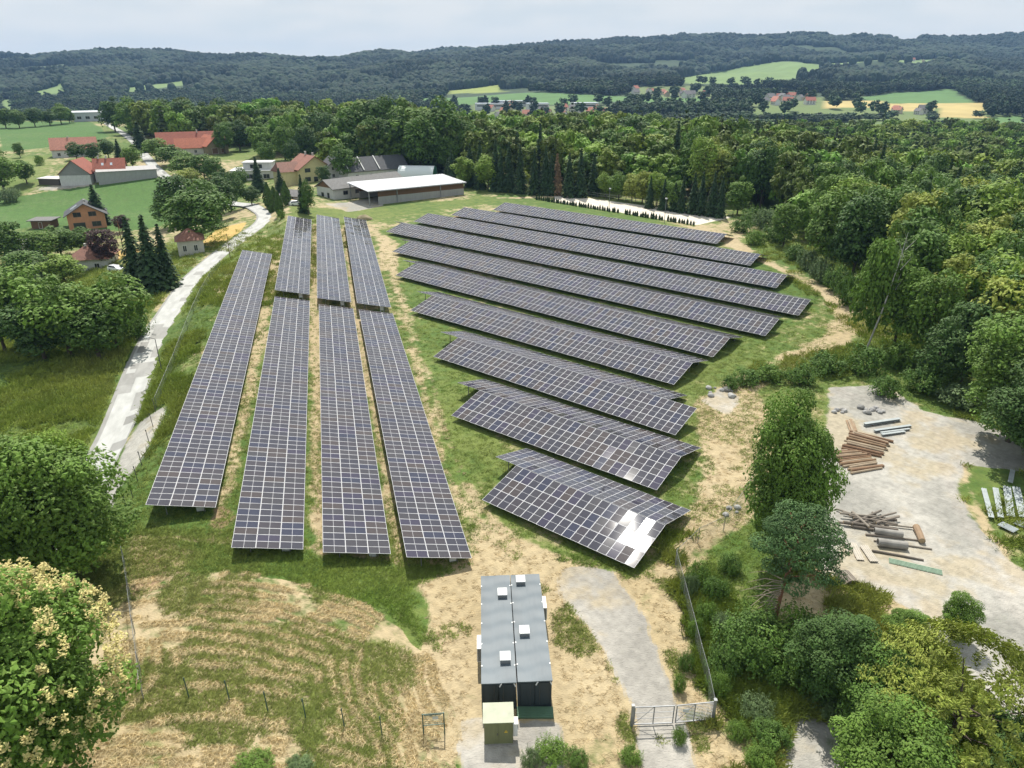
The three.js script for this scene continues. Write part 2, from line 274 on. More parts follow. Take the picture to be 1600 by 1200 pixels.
{ // the far country as a fan that widens with distance
  const nr = 230, na = 260, p = [], col = [], ix = [];
  for (let j = 0; j <= nr; j++) for (let i = 0; i <= na; i++) {
    const q = j / nr, d = 560 * Math.pow(5200 / 560, q), tx = mix(-1.25, 1.25, i / na), x = tx * d;
    p.push(x, ground(x, -d) - 0.35, -d);
    let c = lin3([0.025, 0.045, 0.016], [0.045, 0.075, 0.025], fbm(x * 0.01, d * 0.01, 3));
    for (const [k, poly] of FARFIELD) if (inPoly(x, -d, poly)) { const n = 0.82 + 0.36 * fbm(x * 0.05, d * 0.05, 2); c = FARC[k].map((v) => v * n); }
    if (d < 1150 && c[1] < 0.1) c = lin3([0.09, 0.15, 0.04], [0.14, 0.18, 0.06], fbm(x * 0.008 + 5, d * 0.008, 3));
    col.push(...c);
  }
  for (let j = 0; j < nr; j++) for (let i = 0; i < na; i++) { const a = j * (na + 1) + i, b = a + 1, c = a + na + 1, e = c + 1; const d = -p[a * 3 + 2], x = p[a * 3]; if (d < 640 && x > C[0] + 8 && x < C[1] - 8) continue; ix.push(a, b, e, a, e, c); }
  const g = new THREE.BufferGeometry(); g.setAttribute('position', new THREE.Float32BufferAttribute(p, 3)); g.setAttribute('color', new THREE.Float32BufferAttribute(col, 3)); g.setIndex(ix); g.computeVertexNormals();
  struct('hills', g, new THREE.MeshStandardMaterial({ vertexColors: true, roughness: 1 }));
}
// side and rear ground so that the land goes on past the frame
for (const [x0, x1, d0, d1] of [[-1400, -440, -300, 660], [340, 1400, -300, 660], [-440, 340, -300, 0]]) struct('meadow', sheet(x0, x1, d0, d1, 24, 24, null, -0.3), mat([0.09, 0.15, 0.035], 0.95, { map: MOT8 }));

// ---------------------------------------------------------------- the village road with its asphalt repairs
{
  const curve = new THREE.CatmullRomCurve3(ROAD.map(([x, z]) => V(x, 0, z))), n = 320, L = curve.getLength(), p = [], uv = [], ix = [];
  for (let i = 0; i <= n; i++) {
    const q = i / n, P = curve.getPointAt(q), T = curve.getTangentAt(q), w = 2.35;
    for (let k = 0; k <= 4; k++) { const o = (k / 4 - 0.5) * 2 * w, x = P.x - T.z * o * -1, z = P.z - T.x * o; p.push(x, Math.max(ground(x, z), ground(P.x, P.z) - 0.1) + 0.09 - (k === 0 || k === 4 ? 0.1 : 0), z); uv.push(k / 4, (q * L) / 300); }
    if (i) for (let k = 0; k < 4; k++) { const a = (i - 1) * 5 + k; ix.push(a, a + 1, a + 6, a, a + 6, a + 5); }
  }
  const g = new THREE.BufferGeometry(); g.setAttribute('position', new THREE.Float32BufferAttribute(p, 3)); g.setAttribute('uv', new THREE.Float32BufferAttribute(uv, 2)); g.setIndex(ix); g.computeVertexNormals();
  const W = 64, H = 2048, cv = document.createElement('canvas'); cv.width = W; cv.height = H; const c = cv.getContext('2d'), r = rng(5), m = H / 300;
  c.fillStyle = '#adada9'; c.fillRect(0, 0, W, H); c.fillStyle = '#8e8d89'; c.fillRect(0, 0, 5, H); c.fillRect(W - 8, 0, 8, H);
  for (let s = 8; s < 78; s += 2.5 + r() * 5) { const l = 1.5 + r() * 5, side = r() < 0.5; c.fillStyle = ['#8b8a86', '#93928e', '#858480'][(r() * 3) | 0]; c.fillRect(side ? 0 : W * (0.35 + r() * 0.2), s * m, W * (0.25 + r() * 0.4), l * m); }
  for (let s = 80; s < 290; s += 8 + r() * 16) { c.fillStyle = '#93928e'; c.fillRect(W * r() * 0.6, s * m, W * (0.2 + r() * 0.25), (1 + r() * 3) * m); }
  const id = c.getImageData(0, 0, W, H), data = new Uint8Array(W * H * 4);
  for (let i = 0; i < W * H; i++) { const n1 = 0.88 + 0.24 * nq((i % W) * 3, (i / W) * 2); for (let k = 0; k < 3; k++) data[i * 4 + k] = Math.min(255, id.data[i * 4 + k] * n1); data[i * 4 + 3] = 255; }
  const t = new THREE.DataTexture(data, W, H); t.colorSpace = THREE.SRGBColorSpace; t.wrapT = THREE.RepeatWrapping; t.magFilter = THREE.LinearFilter; t.needsUpdate = true;
  struct('road', g, new THREE.MeshStandardMaterial({ map: t, roughness: 0.9 }));
}

// ---------------------------------------------------------------- solar arrays
const FRAME = mat([0.62, 0.62, 0.64], 0.65, { metalness: 0.1 }), BACK = mat([0.55, 0.56, 0.57], 0.7);
const CELL = [[0.068, 0.066, 0.084], [0.078, 0.07, 0.082], [0.056, 0.06, 0.094], [0.094, 0.078, 0.078], [0.07, 0.063, 0.097], [0.078, 0.074, 0.084]].map((c, i) => new THREE.MeshPhysicalMaterial({ color: RGB(...c), roughness: 0.028 + 0.004 * i, ior: 1.45, map: CELLMAP(i) }));
function CELLMAP(i) { return grain(128, (u, v) => { const g = (Math.abs((u * 6) % 1 - 0.5) > 0.475 || Math.abs((v * 12) % 1 - 0.5) > 0.46) ? 1.0 : 0.72; return g * (0.82 + 0.28 * tileN(u, v, 4 + i, 3)); }); }
const MW = 1.044, ML = 2.104, MP = 1.06, MLP = 2.125;
function moduleGeo(w, l) { // lies in the xz plane, long side along -z, top face up; groups: frame, cells
  const f = new Geo(), c = new Geo(), x = w / 2, z = l / 2, b = 0.02, y = 0.018;
  f.quad([-x, -y, z], [x, -y, z], [x, y, z], [-x, y, z]); f.quad([x, -y, -z], [-x, -y, -z], [-x, y, -z], [x, y, -z]); f.quad([x, -y, z], [x, -y, -z], [x, y, -z], [x, y, z]); f.quad([-x, -y, -z], [-x, -y, z], [-x, y, z], [-x, y, -z]);
  f.quad([-x, -y, -z], [x, -y, -z], [x, -y, z], [-x, -y, z]);
  f.quad([-x, y, z], [x, y, z], [x - b, y, z - b], [-x + b, y, z - b]); f.quad([x, y, -z], [-x, y, -z], [-x + b, y, -z + b], [x - b, y, -z + b]); f.quad([x, y, z], [x, y, -z], [x - b, y, -z + b], [x - b, y, z - b]); f.quad([-x, y, -z], [-x, y, z], [-x + b, y, z - b], [-x + b, y, -z + b]);
  const k = y - 0.004, q = 0.011, i = b + 0.008; // white back sheet shows round the cells and between the two halves
  f.quad([-x + b, k, z - b], [x - b, k, z - b], [x - b, k, -z + b], [-x + b, k, -z + b]);
  for (const [z0, z1] of [[z - i, q], [-q, -z + i]]) { const n = c.p.length; c.quad([-x + i, k + 0.0015, z0], [x - i, k + 0.0015, z0], [x - i, k + 0.0015, z1], [-x + i, k + 0.0015, z1], 1, 1); }
  return mergeGeometries([f.build(), c.build()], true);
}
const MODULE = moduleGeo(MW, ML);
const SOLAR = new THREE.Group();
const rs = rng(77), ZERO = new THREE.Matrix4();
const POST = geo((g) => g.box(-0.05, 0, -0.04, 0.05, 1, 0.04));
// one array: origin at the low near corner, x along the row, the slope rises towards -z
// faces: [first column, columns, z at start, tilt sign, y at start], own: how many modules are parts of their own per face
function solarArray(name, label, group, O, E, faces, tilt, own, inverterAt) {
  const X = E.clone().sub(O).normalize(), Zh = V(-X.z, 0, X.x).normalize(), Y = Zh.clone().cross(X).normalize(), L = O.distanceTo(E);
  const o = thing(name, label, 'solar array', group);
  o.matrixAutoUpdate = true; o.position.copy(O); o.quaternion.setFromRotationMatrix(new THREE.Matrix4().makeBasis(X, Y, Zh));
  const inv = new THREE.Matrix4().compose(o.position, o.quaternion, V(1, 1, 1)), P = V(0, 0, 0);
  const groundY = (x, z) => { P.set(x, 0, z).applyMatrix4(inv); return ground(P.x, P.z) - P.y; };
  const frame = new Geo(), rest = CELL.map(() => []), m4 = new THREE.Matrix4(), e = new THREE.Euler(), qn = new THREE.Quaternion(), ct = Math.cos(tilt), st = Math.sin(tilt);
  let pitch = MP;
  for (const F of faces) {
    pitch = L / F.fit;
    for (let i = 0; i < F.n; i++) for (let j = 0; j < 3; j++) {
      const s = (j + 0.5) * MLP, x = (F.first + i + 0.5) * pitch, up = F.down ? 3 * MLP * st - s * st : s * st, z = F.down ? -3 * MLP * ct - s * ct - 0.08 : -s * ct;
      e.set((F.down ? -tilt : tilt) + (rs() - 0.5) * 0.032, 0, (rs() - 0.5) * 0.032); qn.setFromEuler(e);
      const c = [0, 0, 0, 1, 1, 2, 3, 4, 5, 5][(rs() * 10) | 0], seam = F.seam && i === F.seam ? 0.02 : 0;
      const near = F.end ? F.n - 1 - i : i;
      if (near * 3 + j < F.own) { const k = part('solar_module', MODULE, [FRAME, CELL[c]], o); k.position.set(x + seam, up, z); k.quaternion.copy(qn); k.scale.x = pitch / MP; }
      else rest[c].push(MODULE.clone().applyMatrix4(m4.compose(V(x, up, z), qn, V(pitch / MP, 1, 1))));
    }
    // purlins under the modules
    const x0 = F.first * pitch + 0.1, x1 = (F.first + F.n) * pitch - 0.1;
    for (const s of [0.5, 1.7, 2.6, 3.8, 4.7, 5.9]) { const y = F.down ? 3 * MLP * st - s * st : s * st, z = F.down ? -3 * MLP * ct - s * ct - 0.08 : -s * ct; frame.bar([x0, y - 0.07, z], [x1, y - 0.07, z], 0.05, 0.07); }
    const bays = Math.max(2, Math.round((x1 - x0) / 4.2));
    for (let b = 0; b <= bays; b++) {
      const x = mix(x0 + 0.9, x1 - 0.9, b / bays), pos = (s) => (F.down ? [x, 3 * MLP * st - s * st - 0.16, -3 * MLP * ct - s * ct - 0.08] : [x, s * st - 0.16, -s * ct]);
      frame.bar(pos(0.3), pos(6.1), 0.07, 0.1);
      for (const s of [1.3, 4.9]) {
        const [px, py, pz] = pos(s), gy = groundY(px, pz) - 0.15;
        if (b < 2 || b > bays - 2) { const k = part('post', POST, GALV, o); k.position.set(px, gy, pz); k.scale.y = py - gy; } else frame.box(px - 0.05, gy, pz - 0.04, px + 0.05, py, pz + 0.04);
      }
    }
  }
  part('support_frame', frame.build(), GALV, o);
  rest.forEach((list, c) => { if (list.length) { const k = part('solar_modules', mergeGeometries(mergedGroups(list), true), [FRAME, CELL[c]], o); k.userData.kind = 'stuff'; } });
  for (const [x, z, y] of inverterAt || []) {
    const k = part('inverter_box', INVERTER, mat([0.62, 0.63, 0.62], 0.5), o); k.position.set(x, y, z);
  }
  return o;
}
const INVERTER = geo((g) => { g.box(-0.12, -0.42, -0.33, 0.12, 0.42, 0.33); g.box(-0.16, 0.42, -0.36, 0.16, 0.46, 0.36); g.box(-0.04, -1.2, -0.28, 0.04, -0.42, -0.22); g.box(-0.04, -1.2, 0.22, 0.04, -0.42, 0.28); });
function mergedGroups(list) { // frame pieces together, then cell pieces together
  const cut = (g, k) => { const { start, count } = g.groups[k], n = g.index ? g.toNonIndexed() : g, o = new THREE.BufferGeometry(); for (const a of ['position', 'normal', 'uv']) o.setAttribute(a, new THREE.BufferAttribute(n.attributes[a].array.slice(start * n.attributes[a].itemSize, (start + count) * n.attributes[a].itemSize), n.attributes[a].itemSize)); return o; };
  return [0, 1].map((k) => mergeGeometries(list.map((g) => cut(g, k))));
}
const deg = THREE.MathUtils.degToRad;
// west block: four long tables, three of them in two lengths
const LEFT = [
  ['long table', [-29.7, -60.4], [-54.9, -161.0], 97, 1.0, 'longest solar table, beside the village road', 200],
  ['', [-19.7, -55.3], [-38.6, -130.8], 73, 1.0, 'front solar table next to the longest one', 160],
  ['', [-39.0, -132.4], [-56.4, -201.9], 68, 1.75, 'rear solar table behind the front table next to the longest one', 0],
  ['', [-11.7, -56.4], [-30.3, -130.2], 72, 1.0, 'front solar table, second from the dry wheel track', 150],
  ['', [-30.9, -131.6], [-50.5, -209.7], 76, 1.75, 'rear solar table between two others, reaching furthest back', 0],
  ['', [-3.9, -56.5], [-22.6, -128.9], 71, 1.0, 'front solar table bordering the dry wheel track', 160],
  ['', [-23.1, -130.3], [-42.7, -209.7], 77, 1.75, 'rear solar table bordering the dry wheel track', 0],
];
for (const [, a, b, n, h, label, own] of LEFT) {
  const O = V(a[0], ground(a[0], a[1]) + h, a[1]), E = V(b[0], ground(b[0], b[1]) + h, b[1]);
  solarArray('solar_table', label, 'tables of the left solar block', O, E, [{ first: 0, n, fit: n, own }], deg(12), own, [[1.1, -1.7, -0.38]]);
}
// east block: ten tent rows
const TENT = [
  [[-3.32, 0.95, -66.92], [11.67, 0.8, -55.23], 18, 0, -3, 21, 'shortest tent row of panels, with the sun glint, nearest to the containers', 54, 63],
  [[-8.29, 1.4, -87.25], [16.33, 0.99, -68.83], 29, 0, -4, 33, 'second tent row of panels from the containers', 87, 60],
  [[-12.84, 1.86, -108.18], [21.1, 1.28, -81.66], 41, 0, -4, 41, 'third tent row of panels from the containers', 123, 36],
  [[-19.61, 2.37, -131.31], [24.15, 1.62, -97.23], 52, 38, -4, 56, 'fourth tent row of panels from the containers, with a seam near its right end', 156, 0],
  [[-26.05, 2.9, -155.55], [32.72, 1.85, -107.9], 71, 0, -4, 75, 'fifth tent row of panels from the containers', 213, 0],
  [[-30.01, 3.37, -176.76], [44.37, 2.07, -117.52], 89, 44, -4, 92, 'sixth tent row of panels from the containers', 180, 0],
  [[-35.19, 3.86, -198.93], [54.16, 2.3, -128.34], 106, 95, -3, 108, 'longest tent row of panels, seventh from the containers', 90, 0],
  [[-29.21, 4.15, -212.46], [55.86, 2.69, -145.88], 101, 96, 0, 101, 'third tent row of panels from the sand arena', 0, 0],
  [[-18.74, 4.36, -221.8], [55.69, 3.08, -163.57], 88, 0, 0, 88, 'second tent row of panels from the sand arena', 0, 0],
  [[-6.12, 4.54, -229.83], [53.46, 3.55, -184.79], 70, 0, 0, 70, 'rearmost tent row of panels, beside the sand arena', 0, 0],
];
TENT.forEach(([a, b, n, seam, f2, n2, label, own, own2], i) => solarArray('solar_tent_row', label, 'tent rows of the right solar block', V(...a), V(...b),
  [{ first: 0, n, fit: n, own, seam, end: true }, { first: f2, n: n2, fit: n, own: own2, down: true, end: true }], deg(14), own, [[(n - 1.2) * MP, -5.2, 0.75]]));

// ---------------------------------------------------------------- trees and shrubs
const TREES = [
  'c -28.2 -30.2 15.3 5.3, b -39.0 -49.8 16.6 5.9, b -43.8 -49.8 14.8 4.6, b -34.8 -36.1 11.4 4.0, l -39.6 -52.4 15.4 3.5',
  'b -83.8 -114.8 14.6 6.1, b -73.7 -110.7 14.2 5.9, l -67.1 -113.5 12.8 5.5, b -77.2 -109.5 9.9 5.3, b -68.1 -109.3 9.9 5.3, b -86.6 -113.8 12.4 4.9, u -66.9 -119.7 4.9 2.8',
  's -80.7 -149.5 15.6 3.6, s -75.8 -146.6 16.0 3.7, s -74.4 -149.6 13.5 3.0',
  'b -84 -190 16.7 8.2, b -113 -245 16.9 7.0, b -94 -232 14.0 6.2, b -115 -241 11.6 6.1, u -90 -215 3.9 4.2, b -98 -252 12.9 4.5',
  'p -111 -192 10.0 4.2, p -130 -238 5.7 2.6, s -144 -250 13.5 4.5, b -132 -206 9.3 5.3, b -128 -210 7.6 4.6, b -133 -199 9.1 4.7, b -138 -193 13.1 5.3, b -126 -180 8.4 5.3, l -115 -178 7.5 4.9, u -121 -176 7.0 4.2',
  'b -208 -314 10.0 4.7, u -200 -289 6.2 4.1, b -211 -303 16.5 7.4, b -213 -363 8.3 4.4, b -202 -358 8.8 4.3, b -201 -370 9.4 4.5, s -192 -363 9.8 3.1, b -174 -339 10.3 4.7, s -196 -394 15.3 5.4, b -247 -373 7.3 2.6, u -221 -346 4.9 2.1',
  'b -174 -363 10.1 6.3, b -159 -345 9.4 6.6, b -144 -324 10.0 6.8, b -134 -320 10.7 5.6, l -133 -303 9.7 5.3, b -128 -315 10.5 5.0, b -117 -297 10.8 4.2, b -112 -300 9.6 3.7, s -102 -294 13.6 3.4, b -92 -256 6.6 3.6, t -81 -241 8.3 1.9, t -77 -235 7.1 1.9, t -71 -228 7.3 1.8, s -84 -265 9.7 2.8, t -77 -231 7.4 1.6, t -70 -217 7.0 1.5, u -67 -209 2.9 1.3',
  's -63 -218 11.2 2.1, b -61 -216 10.0 2.1, b -74 -289 7.3 3.0, s -104 -300 12.1 3.2',
  'b -68 -300 13.9 5.2, l -50 -325 13.4 6.8, l -18 -280 11.7 4.7, l -9 -272 12.8 4.8, l 4 -272 8.3 2.6, d 16 -261 14.3 2.5',
  'b -140 -436 20.9 8.2, b -122 -419 20.8 7.9, b -104 -404 20.4 8.3, b -275 -522 22.6 8.9, b -252 -498 22.8 9.3, b -235 -488 22.0 9.2, b -224 -488 23.2 10.0, b -207 -475 22.6 9.7, b -195 -475 21.5 9.7, b -184 -475 22.6 9.7, b -169 -463 22.0 9.5, b -153 -447 22.1 9.2, b -120 -389 18.8 6.7, l -126 -375 16.7 6.5, l -111 -363 17.7 5.6, b -100 -363 16.2 5.6, b -147 -403 16.2 6.9, b -150 -389 15.7 6.0, b -112 -339 13.1 4.1, b -103 -345 11.3 3.6, b -91 -376 21.2 7.1',
  'b -70 -337 28.2 9.9, b -59 -337 30.8 10.5, b -46 -329 30.7 10.9, b -33 -329 30.0 10.9, b -23 -326 23.3 7.4, b -61 -321 23.5 7.8, b -39 -317 23.8 8.3, b -78 -352 22.7 7.9, b -51 -325 24.5 8.5, s -37 -321 16.4 3.9, s -41 -317 13.6 3.3, b -28 -318 16.2 5.5',
  's -24 -294 12.3 2.8, s -16 -282 15.7 3.2, s -12 -277 17.3 3.2, s -6 -272 18.1 3.3, s -1 -269 17.5 3.1, s 3 -265 17.1 3.0, s 8 -262 15.8 2.8, s 12 -262 16.7 3.0, s 20 -257 15.1 2.9, s 24 -257 16.4 2.9, s 29 -260 14.4 2.7, s -26 -300 9.3 2.6, s -4 -269 14.6 2.8, s 14 -261 14.3 2.8',
  'b 0 -469 19.9 12.1, b -9 -435 18.1 7.5, b 16 -402 16.3 8.3, b 27 -388 15.7 8.0, b 34 -373 15.2 8.4, b 42 -360 14.7 8.1, b 50 -361 19.1 8.1, b 60 -376 23.6 9.7, b 71 -393 25.2 11.5, b 74 -362 17.7 8.1, l 28 -323 12.0 5.6, b 15 -341 13.2 5.9, b 6 -371 13.6 7.0',
  'l 37 -252 9.4 3.8, l 41 -248 9.5 3.7, l 44 -245 11.1 3.9, l 48 -240 11.1 3.8, l 52 -234 10.6 3.7, l 33 -257 8.3 3.2, s 45 -237 10.2 1.9, s 49 -234 9.7 2.1, s 54 -230 11.3 2.2, s 57 -228 12.5 2.4, s 59 -226 13.2 2.4, s 62 -224 13.5 2.4, s 64 -222 12.4 2.2, s 52 -232 9.0 1.9, l 71 -227 11.7 4.2',
  'u 72 -213 5.6 3.8, u 73 -206 6.5 3.7, u 65 -202 4.7 3.2, u 71 -191 5.2 3.4, u 64 -187 4.4 2.7, b 71 -185 11.5 4.0, u 69 -171 4.7 2.8, u 69 -163 5.3 2.7, u 68 -153 6.3 2.8, u 68.4 -145.6 6.7 2.7, u 66.8 -137.0 7.1 2.3',
  'l 72 -161 19.4 6.2, b 75 -153 19.3 6.2, k 60.9 -115.0 21.5 4.0, b 64.9 -113.5 16.0 4.4, b 66.9 -107.9 15.4 4.2, l 73.4 -112.1 16.9 5.0, l 78.7 -109.3 17.1 5.8, b 68.2 -99.2 15.0 4.4, l 97.5 -142.1 23.5 8.0, l 88.2 -136.3 17.7 5.7, b 75.0 -128.1 19.2 6.0, l 64.2 -81.4 17.3 7.0, b 62.9 -75.1 14.2 5.8, b 63.0 -96.9 11.0 3.4, u 61.8 -105.7 5.3 2.8, u 55.6 -103.4 5.1 3.0, u 49.5 -103.4 4.0 3.0, u 39.5 -100.6 3.2 2.3, u 35.7 -99.3 2.7 2.1, u 32.8 -97.8 2.4 1.5, u 61.0 -96.4 4.8 2.8, u 63.9 -91.4 3.9 3.0, u 54.7 -95.1 3.9 2.4, u 44.0 -99.4 3.6 2.3',
  'b 26.0 -57.4 18.3 3.9, b 26.2 -56.1 12.2 3.1, n 22.4 -47.8 12.2 3.4',
  'u 19.6 -44.1 5.3 3.1, u 23.1 -44.3 5.1 3.1, b 24.2 -40.6 8.3 3.0, u 17.2 -43.4 2.4 1.5, b 25.9 -38.0 7.3 3.1, w 30.3 -35.3 10.0 5.6, l 23.9 -31.7 8.3 3.4, u 25.1 -39.7 1.7 2.4, l 32.8 -46.0 4.0 1.6, l 37.5 -46.7 4.7 1.5, b 33.9 -32.2 6.6 3.0, u 25.6 -42.1 2.5 2.5, u 22.6 -42.6 2.8 2.2',
  'u 17.5 -53.9 2.8 1.1, u 18.6 -52.2 2.6 1.2, u 16.3 -52.4 2.6 0.8, u 21.1 -55.8 2.1 1.1, u 17.0 -49.1 2.3 0.9, u 15.6 -47.1 2.1 0.7, u 18.4 -48.0 1.9 1.0, u 14.0 -43.5 2.0 0.6, u 13.0 -41.2 1.8 0.5, u 16.0 -41.1 2.3 0.9, u 18.3 -39.0 1.8 1.2, u 18.6 -36.6 1.7 1.4, u 16.3 -37.1 1.5 0.8, u 12.0 -36.6 1.6 0.5, u 17.2 -34.7 1.7 1.1, u 2.7 -35.5 1.3 1.2, u 4.5 -35.0 1.2 0.8, u 8.3 -35.1 1.3 0.8, u 1.3 -34.7 1.6 0.7, u -16.9 -32.7 0.9 1.2, u -14.1 -33.1 0.6 0.9',
  'b -369 -550 13.9 6.5, b -359 -550 13.1 6.5, b -355 -562 13.3 6.7, b -351 -574 11.8 5.8, b -350 -587 14.8 7.0, b -351 -600 10.4 5.1',
];
function leafMat(c, tr = 0.28) { return new THREE.MeshPhysicalMaterial({ color: RGB(...c), roughness: 0.75, vertexColors: true, transmission: tr, thickness: 0, specularIntensity: 0.5, side: THREE.DoubleSide }); }
const LEAF = { dark: leafMat([0.071, 0.139, 0.028]), mid: leafMat([0.101, 0.187, 0.030]), fresh: leafMat([0.137, 0.235, 0.034]), light: leafMat([0.202, 0.302, 0.041]), gold: leafMat([0.294, 0.343, 0.062]), grey: leafMat([0.131, 0.195, 0.076]), spruce: leafMat([0.036, 0.071, 0.025], 0.1), pine: leafMat([0.091, 0.168, 0.057], 0.12), copper: leafMat([0.070, 0.033, 0.030]), brown: leafMat([0.238, 0.156, 0.086], 0.1), blossom: leafMat([0.62, 0.54, 0.24], 0.2), thuja: leafMat([0.063, 0.116, 0.023], 0.15) };
const BARK = mat([0.11, 0.085, 0.06], 0.95, { map: MOT3 }), PINEBARK = mat([0.3, 0.14, 0.075], 0.9, { map: MOT3 }), BIRCH = mat([0.55, 0.52, 0.48], 0.8, { map: MOT3 }), DEADWOOD = mat([0.45, 0.36, 0.27], 0.9, { map: MOT3 });
class Leaves extends Geo {
  constructor(seed) { super(); this.c = []; this.r = rng(seed); }
  leaf(x, y, z, nx, ny, nz, s, tone, asp = 1.6) { // a folded pointed blade facing n
    const r = this.r, l = Math.hypot(nx, ny, nz) || 1; nx /= l; ny /= l; nz /= l;
    let ax = r() - 0.5, ay = r() - 0.5, az = r() - 0.5; const k = ax * nx + ay * ny + az * nz; ax -= k * nx; ay -= k * ny; az -= k * nz; const m = Math.hypot(ax, ay, az) || 1; ax /= m; ay /= m; az /= m;
    const bx = ny * az - nz * ay, by = nz * ax - nx * az, bz = nx * ay - ny * ax, h = s * 0.5, w = h / asp, f = s * 0.12;
    const p = (u, v, q) => [x + ax * u + bx * v + nx * q, y + ay * u + by * v + ny * q, z + az * u + bz * v + nz * q];
    this.tri(p(-h, 0, 0), p(0, -w, -f), p(h, 0, 0)).tri(p(-h, 0, 0), p(h, 0, 0), p(0, w, -f));
    const t = tone * (0.78 + 0.44 * r()), g = t * (0.94 + 0.12 * r()); for (let i = 0; i < 6; i++) this.c.push(t, g, t * 0.95);
  }
  lobe(cx, cy, cz, R, n, s, tone, others = [], flat = 0.85, me = -1) {
    const r = this.r;
    for (let i = 0; i < n; i++) {
      let u = r() * 2 - 1; const a = r() * 2 * Math.PI; if (u < -0.2 && r() < 0.55) u = -u;
      const q = Math.sqrt(1 - u * u), dx = q * Math.cos(a), dy = u, dz = q * Math.sin(a), rad = R * (0.5 + 0.55 * Math.sqrt(r()) + (r() < 0.12 ? 0.3 * r() : 0));
      const x = cx + dx * rad, y = cy + dy * rad * flat, z = cz + dz * rad;
      let hid = false; for (let j = 0; j < others.length && !hid; j++) if (j !== me) { const o = others[j]; if (Math.hypot(x - o[0], (y - o[1]) / flat, z - o[2]) < o[3] * 0.5) hid = true; }
      if (hid) continue;
      this.leaf(x, y, z, dx + (r() - 0.5) * 1.5, dy + 0.45 + (r() - 0.5) * 1.3, dz + (r() - 0.5) * 1.5, s * (0.65 + 0.7 * r()), tone);
    }
  }
}
function limbs(seed, H, top, r0, n, spread, bend = 0) {
  const r = rng(seed), g = new Geo(), a0 = r() * 6.28;
  let p = [0, -0.08, 0]; const ks = 4;
  for (let i = 1; i <= ks; i++) { const q = [bend * i * i * 0.04 + (r() - 0.5) * 0.04, (top * i) / ks, (r() - 0.5) * 0.04]; g.tube(p, q, r0 * (1 - (i - 1) / (ks + 1)), r0 * (1 - i / (ks + 1)), 7, false); p = q; }
  for (let i = 0; i < n; i++) { const a = a0 + i * 2.4, y = top * (0.42 + 0.5 * (i / n)), L = spread * (0.7 + 0.4 * r()), b = [bend * 0.3, y, 0], m = [b[0] + Math.cos(a) * L * 0.5, y + L * 0.35, Math.sin(a) * L * 0.5], e = [b[0] + Math.cos(a) * L, y + L * (0.55 + 0.35 * r()), Math.sin(a) * L]; g.tube(b, m, r0 * 0.42, r0 * 0.26, 5, false).tube(m, e, r0 * 0.26, r0 * 0.08, 5, false); }
  return g.build();
}
// crowns of radius 1 about the y axis; a broadleaf stands 2.7 high, a spruce 4.6, a shrub 1.35
function broadCrown(seed, nl, leaves, s, shape = {}) {
  const L = new Leaves(seed), r = L.r, lobes = [], cy = shape.cy ?? 1.5, ry = shape.ry ?? 1.22, H0 = shape.inner ?? 0.6;
  for (let i = 0; i < nl; i++) { const u = 1 - (2 * (i + 0.5)) / nl, a = i * 2.39996 + r() * 0.7, q = Math.sqrt(Math.max(0, 1 - u * u)), k = H0 * (0.62 + 0.66 * r()); lobes.push([q * Math.cos(a) * k * 1.05, cy + u * k * ry * 1.12, q * Math.sin(a) * k * 1.05, (0.2 + 0.26 * r()) * (shape.lobe ?? 1)]); }
  const skew = [(r() - 0.5) * 0.25, (r() - 0.5) * 0.25]; for (const o of lobes) { o[0] += skew[0] * (o[1] - cy); o[2] += skew[1] * (o[1] - cy); }
  lobes.push([0, cy, 0, 0.5]);
  lobes.forEach((o, i) => L.lobe(o[0], o[1], o[2], o[3], Math.round((leaves / lobes.length) * (0.6 + o[3] * 1.2)), s, 0.8 + 0.4 * r(), lobes, 0.85, i));
  return L.build();
}
function shrubCrown(seed, nl, leaves, s) {
  const body = broadCrown(seed, nl, Math.round(leaves * 0.62), s, { cy: 0.52, ry: 0.76, inner: 0.58, lobe: 0.95 }), L = new Leaves(seed + 1000), r = L.r;
  for (let i = 0; i < 46; i++) { // upright shoots that break the outline
    const a = r() * 6.283, R = 0.95 * Math.sqrt(r()), x = Math.cos(a) * R, z = Math.sin(a) * R, h = 0.35 + 0.55 * r(), y0 = 0.75 * (1 - R * R * 0.7), n = Math.round((leaves * 0.38) / 46), t0 = 0.85 + 0.4 * r();
    for (let j = 0; j < n; j++) { const t = j / n, w = 0.13 * (1 - 0.75 * t); L.leaf(x * (1 + 0.22 * t) + (r() - 0.5) * 2 * w, y0 + h * t, z * (1 + 0.22 * t) + (r() - 0.5) * 2 * w, Math.cos(a) + (r() - 0.5) * 1.6, 0.7 + (r() - 0.5), Math.sin(a) + (r() - 0.5) * 1.6, s * (0.55 + 0.6 * r()) * (1.1 - 0.4 * t), t0, 1.8); }
  }
  return mergeGeometries([body, L.build()]);
}
